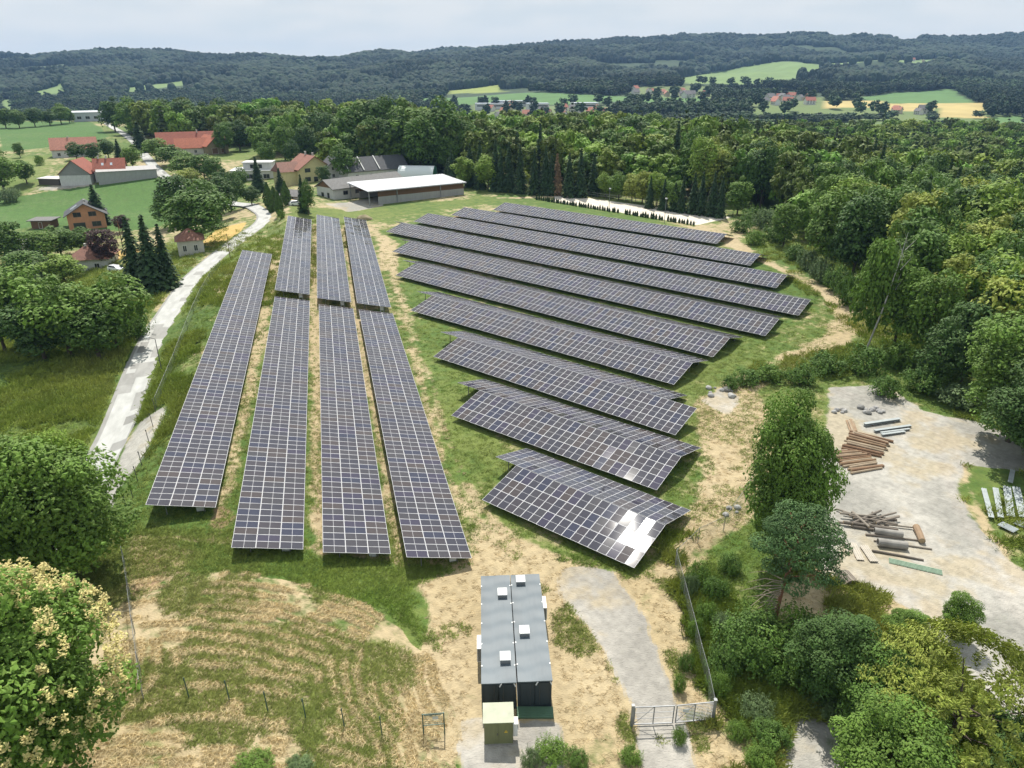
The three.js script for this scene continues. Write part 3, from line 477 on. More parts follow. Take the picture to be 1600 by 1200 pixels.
function spruceCrown(seed, tiers, per, H = 4.6, s = 1) {
  const L = new Leaves(seed), r = L.r;
  for (let t = 0; t < tiers; t++) {
    const q = t / (tiers - 1), y = 0.35 + (H - 0.4) * q, R = Math.pow(1 - q, 0.82) * (0.95 + 0.12 * r()) + 0.04, n = Math.max(4, Math.round(per * (0.35 + 0.65 * (1 - q))));
    for (let i = 0; i < n; i++) {
      const a = (i / n) * 6.283 + t * 0.9 + r() * 0.5, l = R * (0.75 + 0.35 * r()), tone = 0.7 + 0.6 * r(), c = Math.cos(a), e = Math.sin(a);
      for (let k = 0; k < 4; k++) { const f = (k + 0.7 + r() * 0.4) / 4.4, x = c * l * f, z = e * l * f, yy = y - l * 0.42 * f * f + (r() - 0.5) * 0.06; L.leaf(x + (r() - 0.5) * 0.12, yy, z + (r() - 0.5) * 0.12, c * 0.7 + (r() - 0.5) * 0.6, 0.9, e * 0.7 + (r() - 0.5) * 0.6, s * (0.2 + 0.2 * l) * (0.8 + 0.5 * r()), tone, 1.25); }
    }
  }
  if (tiers > 15) for (let i = 0; i < 8; i++) L.leaf(0, H - 0.25 + i * 0.04, 0, r() - 0.5, 0.3, r() - 0.5, 0.14, 1);
  return L.build();
}
function thujaCrown(seed, n) { const L = new Leaves(seed), r = L.r; for (let i = 0; i < n; i++) { const q = Math.pow(r(), 0.85), a = r() * 6.283, R = (0.25 + 0.75 * Math.sin(Math.PI * Math.min(1, 0.12 + q * 0.9))) * (0.8 + 0.25 * r()) * (1 - 0.55 * q * q); L.leaf(Math.cos(a) * R, 0.05 + q * 3.9, Math.sin(a) * R, Math.cos(a) + (r() - 0.5) * 0.7, 0.3 + (r() - 0.5), Math.sin(a) + (r() - 0.5) * 0.7, 0.3 + 0.16 * r(), 0.75 + 0.5 * r(), 1.3); } return L.build(); }
const SPEC = { broad: 2.7, shrub: 1.42, spruce: 4.6, thuja: 4 };
const PROTO = {
  broad: [1, 2, 3, 4, 5].map((k) => ({ crown: broadCrown(100 + k, 26 + k * 3, 4200, 0.135), trunk: limbs(200 + k, 2.7, 1.5, 0.06, 5, 0.6) })),
  near: [1, 2, 3].map((k) => ({ crown: broadCrown(120 + k, 50 + k * 6, 25000, 0.066, { inner: 0.66, lobe: 0.86 }), trunk: limbs(220 + k, 2.7, 1.7, 0.05, 9, 0.7) })),
  far: [1, 2, 3].map((k) => broadCrown(140 + k, 18, 800, 0.3)),
  vfar: [1, 2].map((k) => broadCrown(150 + k, 12, 260, 0.5)),
  shrub: [1, 2, 3].map((k) => ({ crown: shrubCrown(160 + k, 15, 1900, 0.14), trunk: limbs(260 + k, 1, 0.5, 0.035, 5, 0.5) })),
  nearshrub: [1, 2, 3].map((k) => ({ crown: shrubCrown(170 + k, 26, 6500, 0.085), trunk: limbs(270 + k, 1, 0.6, 0.03, 7, 0.6) })),
  spruce: [1, 2].map((k) => ({ crown: spruceCrown(180 + k, 26, 13), trunk: geo((g) => g.tube([0, -0.1, 0], [0, 4.3, 0], 0.075, 0.01, 6, false)) })),
  farspruce: [1].map((k) => spruceCrown(190 + k, 11, 8, 4.6, 1.7)),
  thuja: [{ crown: thujaCrown(195, 900), trunk: geo((g) => g.tube([0, -0.1, 0], [0, 3, 0], 0.08, 0.02, 5, false)) }],
};
let tcount = 0;
function plant(name, label, category, group, proto, unit, leaf, bark, x, z, h, r, turn) {
  const o = thing(name, label, category, group, x, ground(x, z) - 0.05, z, turn ?? (tcount++ * 2.399) % 6.283);
  part(category === 'shrub' ? 'foliage' : 'crown', proto.crown, leaf, o); part(category === 'shrub' ? 'stem' : 'trunk', proto.trunk, bark, o);
  o.scale.set(r, h / unit, r);
  return o;
}
const ZONE = [
  ['at the left foreground edge beside the mown meadow', 'trees at the left foreground edge'], ['in the thicket left of the patched road', 'trees of the thicket left of the road'], ['in the dark trio beside the patched road', 'dark spruces beside the road'],
  ['between the road and the green crop field', 'trees by the road bend'], ['in the gardens round the orange house', 'garden trees round the orange house'], ['in the lawns round the red roofed barns', 'garden trees round the red roofed barns'],
  ['along the village road near the white flat-roofed house', 'trees along the village road'], ['in front of the yellow house', 'trees in front of the yellow house'], ['standing free near the white roofed hall', 'free standing trees near the hall'],
  ['in the wood behind the red farm', 'trees of the wood behind the red farm'], ['in the tall dark wood behind the barns', 'trees of the tall wood behind the barns'], ['in the spruce belt left of the sand arena', 'spruces left of the sand arena'],
  ['in the wood before the valley town', 'trees of the wood before the town'], ['behind the rail of the sand arena', 'trees behind the sand arena'], ['along the right end of the tent rows', 'scrub along the right end of the tent rows'],
  ['at the edge of the right-hand wood', 'trees at the edge of the right wood'], ['beside the gravel yard', 'foreground trees by the yard'], ['in the right foreground scrub below the yard', 'right foreground scrub'],
  ['along the wire fence near the gate', 'weedy shrubs along the fence'], ['on the crest of the far left field', 'trees on the far left crest'],
];
const KIND = { b: ['broadleaf_tree', 'green broadleaf tree'], l: ['broadleaf_tree', 'light green broadleaf tree'], s: ['spruce_tree', 'dark spruce'], p: ['copper_plum_tree', 'dark purple leaved plum tree'], t: ['thuja_tree', 'column shaped green thuja'], u: ['shrub', 'green leafy shrub'], d: ['dead_larch', 'dead brown conifer'], c: ['chestnut_tree', 'chestnut tree with cream blossom'], k: ['birch_tree', 'birch with leaning white trunk'], w: ['willow_tree', 'large yellow green bushy willow'], n: ['pine_tree', 'pine with leaning reddish trunk and dead branches'] };
const SIZE = ['', 'small ', 'tall ', 'slender ', 'broad '];
const ORD = (n) => ['first', 'second', 'third', 'fourth', 'fifth', 'sixth', 'seventh', 'eighth', 'ninth', 'tenth'][n - 1] || n + (n % 10 === 1 && n !== 11 ? 'st' : n % 10 === 2 && n !== 12 ? 'nd' : n % 10 === 3 && n !== 13 ? 'rd' : 'th');
const peers = TREES.map((line) => line.split(', ').map((s) => s.split(' ')).map(([k, x, z]) => [k, x / -z]));
const rank = (zi, i) => { const [k, t] = peers[zi][i], same = peers[zi].filter((p) => p[0] === k); return same.length < 2 ? '' : `, ${ORD(1 + same.filter((p) => p[1] < t).length)} from left`; };
const special = [], pick = rng(909), used = new Set();
TREES.forEach((line, zi) => line.split(', ').forEach((s, i) => {
  const [k, ...n] = s.split(' '), [x, z, h, r] = n.map(Number), [name, what] = KIND[k], [place, group] = ZONE[zi], near = -z < 90;
  if ('cwnk'.includes(k)) { special.push([k, x, z, h, r, `${what} ${place}`]); return; }
  const q = zi === 0 && i === 1 || zi === 16 ? 0.9 : pick(), label = `${what} ${place}${rank(zi, i)}`;
  const cat = k === 'u' ? 'shrub' : 'tree', v = (a) => a[(i + zi) % a.length];
  if (k === 's') plant(name, label, cat, group + ' spruces', v(PROTO.spruce), SPEC.spruce, LEAF.spruce, BARK, x, z, h, r);
  else if (k === 'd') plant(name, label, cat, null, PROTO.spruce[0], SPEC.spruce, LEAF.brown, BARK, x, z, h, r);
  else if (k === 't') plant(name, label, cat, group + ' thujas', PROTO.thuja[0], SPEC.thuja, LEAF.thuja, BARK, x, z, h, r);
  else if (k === 'u') plant(name, label, cat, group + ' shrubs', v(near ? PROTO.nearshrub : PROTO.shrub), SPEC.shrub, q < 0.35 ? LEAF.mid : q < 0.75 ? LEAF.fresh : LEAF.grey, BARK, x, z, h, r * 1.1);
  else { const L = k === 'p' ? LEAF.copper : k === 'l' ? (q < 0.45 ? LEAF.light : q < 0.75 ? LEAF.fresh : LEAF.gold) : q < 0.45 ? LEAF.dark : q < 0.85 ? LEAF.mid : LEAF.fresh; plant(name, label, cat, group + (k === 'l' ? ' light' : ''), v(near ? PROTO.near : PROTO.broad), SPEC.broad, L, BARK, x, z, h, r * 1.08); }
}));
// the particular trees of the foreground
for (const [k, x, z, h, r, label] of special) {
  const y = ground(x, z), o = thing(KIND[k][0], label, 'tree', null, x, y, z, 0.4);
  if (k === 'c') {
    part('crown', PROTO.near[0].crown, LEAF.fresh, o).scale.set(r, h / 2.7, r); part('trunk', PROTO.near[0].trunk, BARK, o).scale.set(r, h / 2.7, r);
    const L = new Leaves(55), q = L.r; // upright cream candles over the outside of the crown
    for (let i = 0; i < 700; i++) { let u = 1 - 1.35 * q(); const a = q() * 6.283, w = Math.sqrt(Math.max(0, 1 - u * u)), R = 0.98 + 0.12 * q(), cx = Math.cos(a) * w * R * r, cy = (1.62 + u * 1.08 * R) * (h / 2.7), cz = Math.sin(a) * w * R * r; if (vnoise(cx * 0.5 + 9, cz * 0.5 + cy * 0.4) < 0.36) continue; for (let j = 0; j < 24; j++) L.leaf(cx + (q() - 0.5) * 0.4, cy + (q() - 0.2) * 0.5, cz + (q() - 0.5) * 0.4, q() - 0.5, q() + 0.2, q() - 0.5, 0.14 + 0.1 * q(), 0.9 + 0.2 * q()); }
    part('blossom', L.build(), LEAF.blossom, o);
  } else if (k === 'w') {
    const L = new Leaves(66), q = L.r;
    for (let i = 0; i < 620; i++) { // sprays that arch out and up
      const u = Math.pow(q(), 0.7), a = q() * 6.283, R = Math.sin(Math.PI * (0.1 + 0.78 * u)) * (0.75 + 0.3 * q()) * r, bx = Math.cos(a) * R, bz = Math.sin(a) * R, by = h * (0.12 + 0.8 * u), tn = 0.75 + 0.5 * q();
      for (let j = 0; j < 34; j++) { const t = j / 34, e = 1.3 * t; L.leaf(bx + Math.cos(a) * e * 0.8 + (q() - 0.5) * 0.5, by + e * (0.9 - 0.8 * t) + (q() - 0.5) * 0.4, bz + Math.sin(a) * e * 0.8 + (q() - 0.5) * 0.5, Math.cos(a) + (q() - 0.5), 0.5 + (q() - 0.5), Math.sin(a) + (q() - 0.5), 0.24 + 0.14 * q(), tn, 2.2); }
    }
    part('crown', L.build(), LEAF.gold, o); part('trunk', PROTO.near[1].trunk, BARK, o).scale.set(r, h / 2.9, r);
  } else if (k === 'k') {
    part('crown', PROTO.broad[2].crown, LEAF.fresh, o).scale.set(r * 0.95, h / 2.7, r * 0.95);
    part('trunk', geo((g) => { g.tube([-1.6, -0.2, 1.6], [-0.9, h * 0.35, 2.6], 0.16, 0.12, 8, false).tube([-0.9, h * 0.35, 2.6], [-0.1, h * 0.7, 3.0], 0.12, 0.08, 7, false).tube([-0.1, h * 0.7, 3.0], [0.5, h * 0.93, 3.0], 0.08, 0.03, 6, false); for (let i = 0; i < 8; i++) { const t = 0.5 + 0.05 * i, a = i * 2.2; g.tube([-0.2 + t, h * t, 3.1], [-0.2 + t + Math.cos(a) * 1.4, h * t + 1.8, 3.1 + Math.sin(a) * 1.2], 0.06, 0.015, 5, false); } }), BIRCH, o);
  } else { // pine
    const L = new Leaves(88), q = L.r, cl = [];
    for (let i = 0; i < 30; i++) { const a = i * 2.4, t = i / 30, R = (0.35 + 0.6 * Math.sqrt(q())) * r * (1.05 - 0.55 * t * t); cl.push([1.5 + Math.cos(a) * R * 0.95, h * (0.5 + 0.45 * t), Math.sin(a) * R, 0.95 + 0.5 * q()]); }
    cl.forEach((c) => { const tn = 0.75 + 0.45 * q(); for (let i = 0; i < 400; i++) { let u = q() * 2 - 1; if (u < 0) u *= 0.5; const a = q() * 6.283, w = Math.sqrt(1 - u * u), R = c[3] * (0.55 + 0.5 * Math.sqrt(q())); L.leaf(c[0] + Math.cos(a) * w * R, c[1] + u * R * 0.55, c[2] + Math.sin(a) * w * R, Math.cos(a) * w + (q() - 0.5), u + 0.4, Math.sin(a) * w + (q() - 0.5), 0.2 + 0.14 * q(), tn, 2.6); } });
    part('crown', L.build(), LEAF.pine, o);
    part('trunk', geo((g) => { const p = [[-0.9, -0.1, 0.7], [-0.5, h * 0.2, 0.6], [-0.1, h * 0.4, 0.4], [0.6, h * 0.62, 0.1], [1.4, h * 0.93, 0]]; for (let i = 1; i < 5; i++) g.tube(p[i - 1], p[i], 0.27 - i * 0.04, 0.23 - i * 0.045, 9, false); cl.forEach((c, i) => i % 2 && g.tube([mix(-0.3, 0.8, c[1] / h), c[1] - 0.8, 0.3], [c[0], c[1], c[2]], 0.06, 0.02, 5, false)); }), PINEBARK, o);
    const dead = new Geo(); for (let i = 0; i < 16; i++) { const a = 2.5 + (i % 8) * 0.2 + q() * 0.3, y = h * (0.24 + 0.26 * (i / 16)), l = 1.6 + 1.9 * q(), e = [-0.3 + Math.cos(a) * l * 0.55, y + 0.35 * q(), 0.5 + Math.sin(a) * l * 0.45]; dead.tube([-0.3, y, 0.5], e, 0.06, 0.035, 5, false).tube(e, [e[0] + Math.cos(a) * l * 0.5, e[1] - 0.35 - 0.3 * q(), e[2] + Math.sin(a) * l * 0.4], 0.035, 0.01, 5, false); }
    part('dead_branches', dead.build(), DEADWOOD, o, 'bare broken pale branches');
  }
}
// the wood on the right: the largest in view are trees of their own, the rest one mass
{
  const edge = [[55, 70], [70, 71], [80, 72], [92, 70], [104, 68], [118, 70], [132, 78], [150, 80], [172, 77], [190, 76], [212, 80], [226, 78], [240, 72], [262, 44], [275, 10], [300, -10], [330, 0], [465, 0], [500, 30], [640, 60]];
  const xe = (d) => along(edge.map((e) => [e[0], e[1]]), d), r = rng(4242), list = [];
  for (let d = 58; d < 635; d += 6.6 + Math.max(0, d - 400) * 0.01) for (let x = -12; x < 500; x += 6.8) {
    const px = x + (r() - 0.5) * 5, pd = d + (r() - 0.5) * 5, sp = fbm(px * 0.02 + 30, pd * 0.02, 2), q = r(), e = r();
    if (px < xe(pd) + 2 || Math.abs(px) > 0.76 * pd + 14) continue;
    if (FARFIELD.slice(15, 17).some(([, p]) => inPoly(px, -pd, p))) continue;
    const spr = sp > 0.6 && q < 0.6 || q < 0.07, ht = spr ? 17 + 7 * e : 13 + 9 * e + 4 * (fbm(px * 0.03, pd * 0.03, 2) - 0.5);
    list.push([px, -pd, ht, spr ? 2.6 + 0.9 * e : 3.8 + 2.2 * e, spr, q]);
  }
  for (const [x0, x1, d0, d1, f] of [[-300, -60, 385, 540, 1], [-78, -14, 318, 372, 1], [-60, 20, 372, 470, 1]]) for (let d = d0; d < d1; d += 7.5) for (let x = x0; x < x1; x += 7.5) {
    const px = x + (r() - 0.5) * 6, pd = d + (r() - 0.5) * 6, q = r(), e = r();
    if (x0 === -300 && (px < -0.5 * pd - 2 || px < -0.475 * pd && pd < 470 || pd < 440 - (px + 60) * -0.35 * 0 && px < -130 && pd < 418) || FARFIELD.slice(15, 17).some(([, p]) => inPoly(px, -pd, p))) continue;
    list.push([px, -pd, 13 + 8 * e, 3.8 + 2 * e, q < 0.08, q, true]);
  }
  list.sort((a, b) => (a[6] ? 1 : 0) - (b[6] ? 1 : 0) || b[2] / Math.hypot(b[0], b[1]) - a[2] / Math.hypot(a[0], a[1]));
  const own = list.slice(0, 120), rest = list.slice(120);
  own.forEach(([x, z, h, w, spr, q], i) => spr
    ? plant('spruce_tree', 'dark spruce inside the dense wood right of the panels', 'tree', 'spruces inside the right wood', PROTO.spruce[i % 2], SPEC.spruce, LEAF.spruce, BARK, x, z, h, w)
    : plant('broadleaf_tree', 'leafy tree inside the dense wood right of the panels', 'tree', 'leafy trees inside the right wood', PROTO.broad[i % 5], SPEC.broad, q < 0.25 ? LEAF.dark : q < 0.5 ? LEAF.mid : q < 0.74 ? LEAF.fresh : q < 0.9 ? LEAF.light : LEAF.gold, BARK, x, z, h, w * 1.12));
  const wood = new THREE.Group(); wood.name = 'woodland'; scene.add(wood); tag(wood, 'dense mixed wood covering the slope on the right', 'woodland', null, 'stuff');
  const kinds = [...PROTO.far.map((g, k) => [g, LEAF.mid, SPEC.broad, rest.filter((t, i) => !t[4] && i % 3 === k)]), [PROTO.farspruce[0], LEAF.spruce, SPEC.spruce, rest.filter((t) => t[4])]];
  const m = new THREE.Matrix4(), c = new THREE.Color();
  for (const [g, l, unit, items] of kinds) {
    const im = new THREE.InstancedMesh(g, l, items.length); im.name = 'canopy'; im.userData.kind = 'stuff';
    items.forEach(([x, z, h, w, s, q], i) => { im.setMatrixAt(i, m.compose(V(x, ground(x, z), z), new THREE.Quaternion().setFromEuler(new THREE.Euler(0, q * 60, 0)), V(w * (0.9 + 0.6 * ((q * 3.7) % 1)), (h / unit) * (0.8 + 0.4 * ((q * 9.1) % 1)), w * (0.9 + 0.6 * ((q * 3.7) % 1))))); const t = 0.75 + 1.15 * ((q * 7.3) % 1) ** 1.3; im.setColorAt(i, c.setRGB(t * (0.95 + 0.5 * ((q * 13) % 1)), t, t * 0.85)); });
    im.castShadow = im.receiveShadow = true; wood.add(im);
  }
  console.log('wood', list.length);
}
// far woods on the hills and in the valley
{
  const r = rng(313), g0 = new THREE.IcosahedronGeometry(1, 2), pa = g0.attributes.position;
  for (let i = 0; i < pa.count; i++) { const x = pa.getX(i), y = pa.getY(i), z = pa.getZ(i), k = 0.72 + 0.5 * fbm(x * 1.9 + 7 + z, y * 1.9 + 3 + z * 0.7, 3); pa.setXYZ(i, x * k, y * k * 0.95 + 0.25, z * k); }
  g0.computeVertexNormals();
  const items = [];
  for (let d = 690; d < 3750;) {
    const st = 5.6 + d * 0.003;
    for (let x = -0.82 * d; x < 0.82 * d; x += st) {
      const px = x + (r() - 0.5) * st * 0.9, pd = d + (r() - 0.5) * st * 0.9, q = r();
      if (pd < 950 && (px < -0.12 * pd || fbm(px * 0.012, pd * 0.012, 2) < 0.56)) continue;
      let open = FARFIELD.some(([k, p]) => inPoly(px, -pd, p) && (k !== 't' || q < 0.8));
      for (const e of [30, 70, 115, 160]) { if (open) break; const q2 = 1 + e / pd; if (FARFIELD.some(([, p]) => inPoly(px * q2, -pd * q2, p))) open = q < 0.97; }
      if (open) continue;
      const woods = fbm(px * 0.0035 + 12, pd * 0.0035 + 4, 3), valley = px > -0.25 * pd ? ss(1600, 1250, pd) : 0;
      if (woods < 0.3 + 0.2 * valley) continue;
      items.push([px, pd, st, q]);
    }
    d += st;
  }
  const m = new THREE.Matrix4(), c = new THREE.Color(), near = items.filter((t) => t[1] < 1750), wide = items.filter((t) => t[1] >= 1750);
  const far = new THREE.Group(); far.name = 'far_woods'; scene.add(far); tag(far, 'distant dark woods covering the hills and valley sides', 'woodland', null, 'stuff');
  const put = (g, mt, list, unit, k0) => { const im = new THREE.InstancedMesh(g, mt, list.length); im.name = 'canopy'; im.userData.kind = 'stuff'; im.castShadow = im.receiveShadow = true;
    list.forEach(([x, d, st, q], i) => { const dark = fbm(x * 0.006 + 50, d * 0.006, 2) > 0.52, w = (0.55 + 0.4 * q) * st * (dark ? 0.8 : 1), h = (d < 1000 ? 5 + 5 * q : 8 + 9 * q), y = ground(x, -d); im.setMatrixAt(i, m.compose(V(x, unit ? y - 0.5 : y + h * 0.35, -d), new THREE.Quaternion().setFromEuler(new THREE.Euler(0, q * 40, 0)), unit ? V(w, h / unit * 1.15, w) : V(w, h * (dark ? 1.15 : 0.9), w))); const t = (dark ? 0.62 : 1.0) * (0.65 + 0.7 * ((q * 17) % 1)) * k0; im.setColorAt(i, c.setRGB(t * (dark ? 0.85 : 1.05), t * (0.95 + 0.15 * ((q * 5) % 1)), t)); });
    far.add(im); };
  for (let k = 0; k < 2; k++) put(PROTO.vfar[k], LEAF.spruce, near.filter((_, i) => i % 2 === k), SPEC.broad, 0.95);
  put(g0, mat([0.024, 0.043, 0.02], 0.95), wide, 0, 1);
  console.log('far woods', near.length, wide.length);
}

// ---------------------------------------------------------------- buildings
const WALLTEX = STR4, ROOFTEX = rep(grain(256, (u, v) => { const r = (v * 24) % 1, c = (u * 16 + (Math.floor(v * 24) % 2) * 0.5) % 1; return (0.74 + 0.3 * lattice[((Math.floor(u * 16) * 7 + Math.floor(v * 24) * 131) & 65535)]) * (r < 0.12 ? 0.8 : 1) * (c < 0.1 ? 0.88 : 1) * (0.8 + 0.35 * tileN(u, v, 4, 3)); }), 6);
const WALL = (c) => mat(c, 0.9, { map: WALLTEX }), ROOF = (c) => mat(c, 0.8, { map: ROOFTEX });
const GLASS = new THREE.MeshPhysicalMaterial({ color: RGB(0.03, 0.035, 0.04), roughness: 0.08 }), WFRAME = mat([0.6, 0.6, 0.58], 0.6), WOOD = mat([0.2, 0.11, 0.06], 0.85, { map: STR4 }), CONCRETE = mat([0.42, 0.42, 0.41], 0.9, { map: STR4 });
const RED = ROOF([0.3, 0.085, 0.05]), ORANGE = ROOF([0.42, 0.13, 0.07]), BROWN = ROOF([0.24, 0.11, 0.075]), SLATE = ROOF([0.085, 0.088, 0.095]), GREYROOF = ROOF([0.17, 0.165, 0.16]);
const WHITEW = WALL([0.68, 0.68, 0.66]), YELLOWW = WALL([0.68, 0.63, 0.34]), SALMON = WALL([0.62, 0.3, 0.17]), GREYW = WALL([0.3, 0.3, 0.29]), CREAMW = WALL([0.6, 0.58, 0.52]);
// front-left and front-right ground corners, depth behind the front, eaves and ridge heights; gable: the ridge runs from front to back
function house(name, label, a, b, o) {
  const w = Math.hypot(b[0] - a[0], b[1] - a[1]), turn = Math.atan2(-(b[1] - a[1]), b[0] - a[0]), y = Math.min(ground(...a), ground(...b)), D = o.depth, E = o.eave, R = o.ridge, ov = o.over ?? 0.5;
  const t = thing(name, label, o.cat || 'house', null, a[0], y, a[1], turn), base = -2.2; // local x along the front, -z to the back
  const wl = new Geo(); wl.box(0, base, -D, w, E, 0);
  if (o.gable) { wl.tri([0, E, 0], [w, E, 0], [w / 2, R, 0]); wl.tri([w, E, -D], [0, E, -D], [w / 2, R, -D]); }
  else if (!o.flat && !o.hip) { wl.tri([w, E, 0], [w, E, -D], [w, R, -D / 2]); wl.tri([0, E, -D], [0, E, 0], [0, R, -D / 2]); }
  part('wall', wl.build(), o.wall, t);
  const rf = new Geo(), th = 0.22;
  const slab = (p, q, r, s) => { rf.quad(p, q, r, s); const d = (v) => [v[0], v[1] - th, v[2]]; rf.quad(d(s), d(r), d(q), d(p)); for (const [i, j] of [[p, q], [q, r], [r, s], [s, p]]) rf.quad(d(i), d(j), j, i); };
  const k = o.gable ? (R - E) / (w / 2) : (R - E) / (D / 2), lo = E - ov * k + 0.12, hi = R + 0.12;
  if (o.flat) slab([-ov, E + 0.15, ov], [w + ov, E + 0.15, ov], [w + ov, R, -D - ov], [-ov, R, -D - ov]);
  else if (o.hip) { const x1 = w / 2 - 0.2, x2 = w / 2 + 0.2, c = [[-ov, E, ov], [w + ov, E, ov], [w + ov, E, -D - ov], [-ov, E, -D - ov]], p = [x1, R, -D / 2], q = [x2, R, -D / 2]; rf.quad(c[0], c[1], q, p).tri(c[1], c[2], q).quad(c[2], c[3], p, q).tri(c[3], c[0], p).quad(c[3], c[2], c[1], c[0]); }
  else if (o.gable) { slab([-ov, lo, ov], [w / 2, hi, ov], [w / 2, hi, -D - ov], [-ov, lo, -D - ov]); slab([w / 2, hi + 0.004, ov], [w + ov, lo, ov], [w + ov, lo, -D - ov], [w / 2, hi + 0.004, -D - ov]); }
  else { slab([-ov, lo, ov], [w + ov, lo, ov], [w + ov, hi, -D / 2], [-ov, hi, -D / 2]); slab([-ov, hi + 0.004, -D / 2], [w + ov, hi + 0.004, -D / 2], [w + ov, lo, -D - ov], [-ov, lo, -D - ov]); }
  const roof = part('roof', rf.build(), o.roof, t);
  const hole = (u, v, ww, hh, side, door) => { // side: 'f' front, 'l' left, 'r' right
    const f = new Geo(), gl = new Geo(), at = (p, q, dpt) => (side === 'f' ? [p, q, dpt] : side === 'l' ? [-dpt, q, -p] : [w + dpt, q, -(D - p)]);
    const bx = (G, p0, q0, p1, q1, d0, d1) => G.hex([at(p0, q0, d1), at(p1, q0, d1), at(p1, q0, d0), at(p0, q0, d0), at(p0, q1, d1), at(p1, q1, d1), at(p1, q1, d0), at(p0, q1, d0)]);
    bx(gl, u - ww / 2, v, u + ww / 2, v + hh, -0.02, 0.03); const e = 0.09;
    bx(f, u - ww / 2 - e, v - e, u + ww / 2 + e, v, -0.02, 0.08); bx(f, u - ww / 2 - e, v + hh, u + ww / 2 + e, v + hh + e, -0.02, 0.07); bx(f, u - ww / 2 - e, v, u - ww / 2, v + hh, -0.02, 0.07); bx(f, u + ww / 2, v, u + ww / 2 + e, v + hh, -0.02, 0.07); if (!door) bx(f, u - 0.03, v, u + 0.03, v + hh, -0.02, 0.06);
    const wn = part(door ? 'door' : 'window', gl.build(), door && door !== true ? door : GLASS, t); part('frame', f.build(), o.trim || WFRAME, wn);
  };
  for (const h of o.holes || []) hole(...h);
  for (const [x, z, h] of o.chimneys || []) part('chimney', geo((g) => g.box(x - 0.3, E, z - 0.3, x + 0.3, h, z + 0.3).box(x - 0.38, h, z - 0.38, x + 0.38, h + 0.12, z + 0.38)), CREAMW, roof);
  for (const [x0, z0, x1, z1] of o.skylights || []) { const y0 = (z) => (o.gable ? 0 : lo + (hi - lo) * ((ov - z) / (D / 2 + ov))), yx = (x) => lo + (hi - lo) * ((x + ov) / (w / 2 + ov)), Y = (x, z) => (o.gable ? yx(x) : y0(z)) + 0.06; part('skylight', geo((g) => g.quad([x0, Y(x0, z0), z0], [x1, Y(x1, z0), z0], [x1, Y(x1, z1), z1], [x0, Y(x0, z1), z1])), mat([0.5, 0.55, 0.6], 0.15), roof); }
  if (o.extra) o.extra(t, w, D, E, R);
  return t;
}
const grid = (xs, ys, w, h, side, skip = []) => ys.flatMap((y, j) => xs.map((x, i) => [x, y, w, h, side]).filter((_, i) => !skip.includes(j * xs.length + i)));
house('detached_house', 'orange rendered house with dark grey gable roof and skylight', [-148.9, -240.2], [-139.1, -245.6], { depth: 11, eave: 5, ridge: 8.4, gable: true, over: 1, wall: SALMON, roof: SLATE, trim: mat([0.15, 0.12, 0.1], 0.8), holes: [[3.1, 4.2, 2.2, 1.4, 'f'], [7.6, 4.2, 2.2, 1.4, 'f'], [3.2, 0, 3.4, 2.2, 'f', true], [8.3, 0.8, 2.6, 1.5, 'f'], [3, 3.1, 1.2, 1.2, 'l'], [7, 3.1, 1.2, 1.2, 'l'], [3, 0.6, 1.2, 1.3, 'l'], [7, 0.6, 1.2, 1.3, 'l']], skylights: [[1.2, -4.5, 3.4, -7.5], [2, -2, 2.6, -3]], chimneys: [[6, -6, 8.9]] });
house('small_house', 'small whitewashed house with weathered red hip roof by the road', [-84.4, -178.3], [-78.8, -180.8], { depth: 6.5, eave: 4, ridge: 6.6, hip: true, wall: CREAMW, roof: BROWN, holes: [[1.6, 1.4, 0.8, 1.4, 'f'], [4.2, 1.4, 0.8, 1.4, 'f'], [3, 1.4, 0.7, 1.3, 'r']] });
house('detached_house', 'house with brownish red hip roof half hidden by trees', [-119, -187.5], [-109.5, -189.6], { depth: 10, eave: 3.4, ridge: 7, hip: true, over: 0.8, wall: WHITEW, roof: BROWN, holes: [[2, 1, 1.1, 1.2, 'f'], [7, 1, 1.1, 1.2, 'f'], [3, 1, 1, 1.2, 'r']], chimneys: [[4, -4, 6.8]] });
house('outbuilding', 'white hut with flat grey roof at the left edge', [-150, -207.9], [-142.5, -208.6], { depth: 6, eave: 2.9, ridge: 3.4, flat: true, wall: WHITEW, roof: GREYROOF, cat: 'hut', holes: [[5, 0.8, 1, 1.1, 'f'], [2, 0.8, 1, 1.1, 'f']] });
house('garden_shed', 'brown wooden shed with pale flat roof left of the orange house', [-163.4, -243.1], [-157, -243.6], { depth: 5, eave: 2.6, ridge: 2.9, flat: true, over: 0.9, wall: WOOD, roof: GREYROOF, cat: 'shed', holes: [[3, 0, 1, 2, 'f', WOOD]] });
house('farm_barn', 'red roofed barn with grey gable and white ground floor', [-191.3, -310.4], [-179.6, -312.7], { depth: 14, eave: 5, ridge: 10.2, gable: true, wall: GREYW, roof: RED, cat: 'barn', skylights: [[1.2, -2.5, 2.4, -3.4], [1.2, -4, 2.4, -4.9], [1.2, -5.5, 2.4, -6.4], [1.2, -7, 2.4, -7.9]], extra: (t, w) => part('plinth_wall', geo((g) => g.box(-0.05, -2.2, -14.05, w + 0.05, 4.2, 0.05)), WHITEW, t), holes: [[3.4, 0.8, 2, 2.4, 'f', SLATE], [6.8, 0, 3.4, 3.4, 'f', SLATE], [10, 0.8, 1.6, 2.4, 'f', SLATE]] });
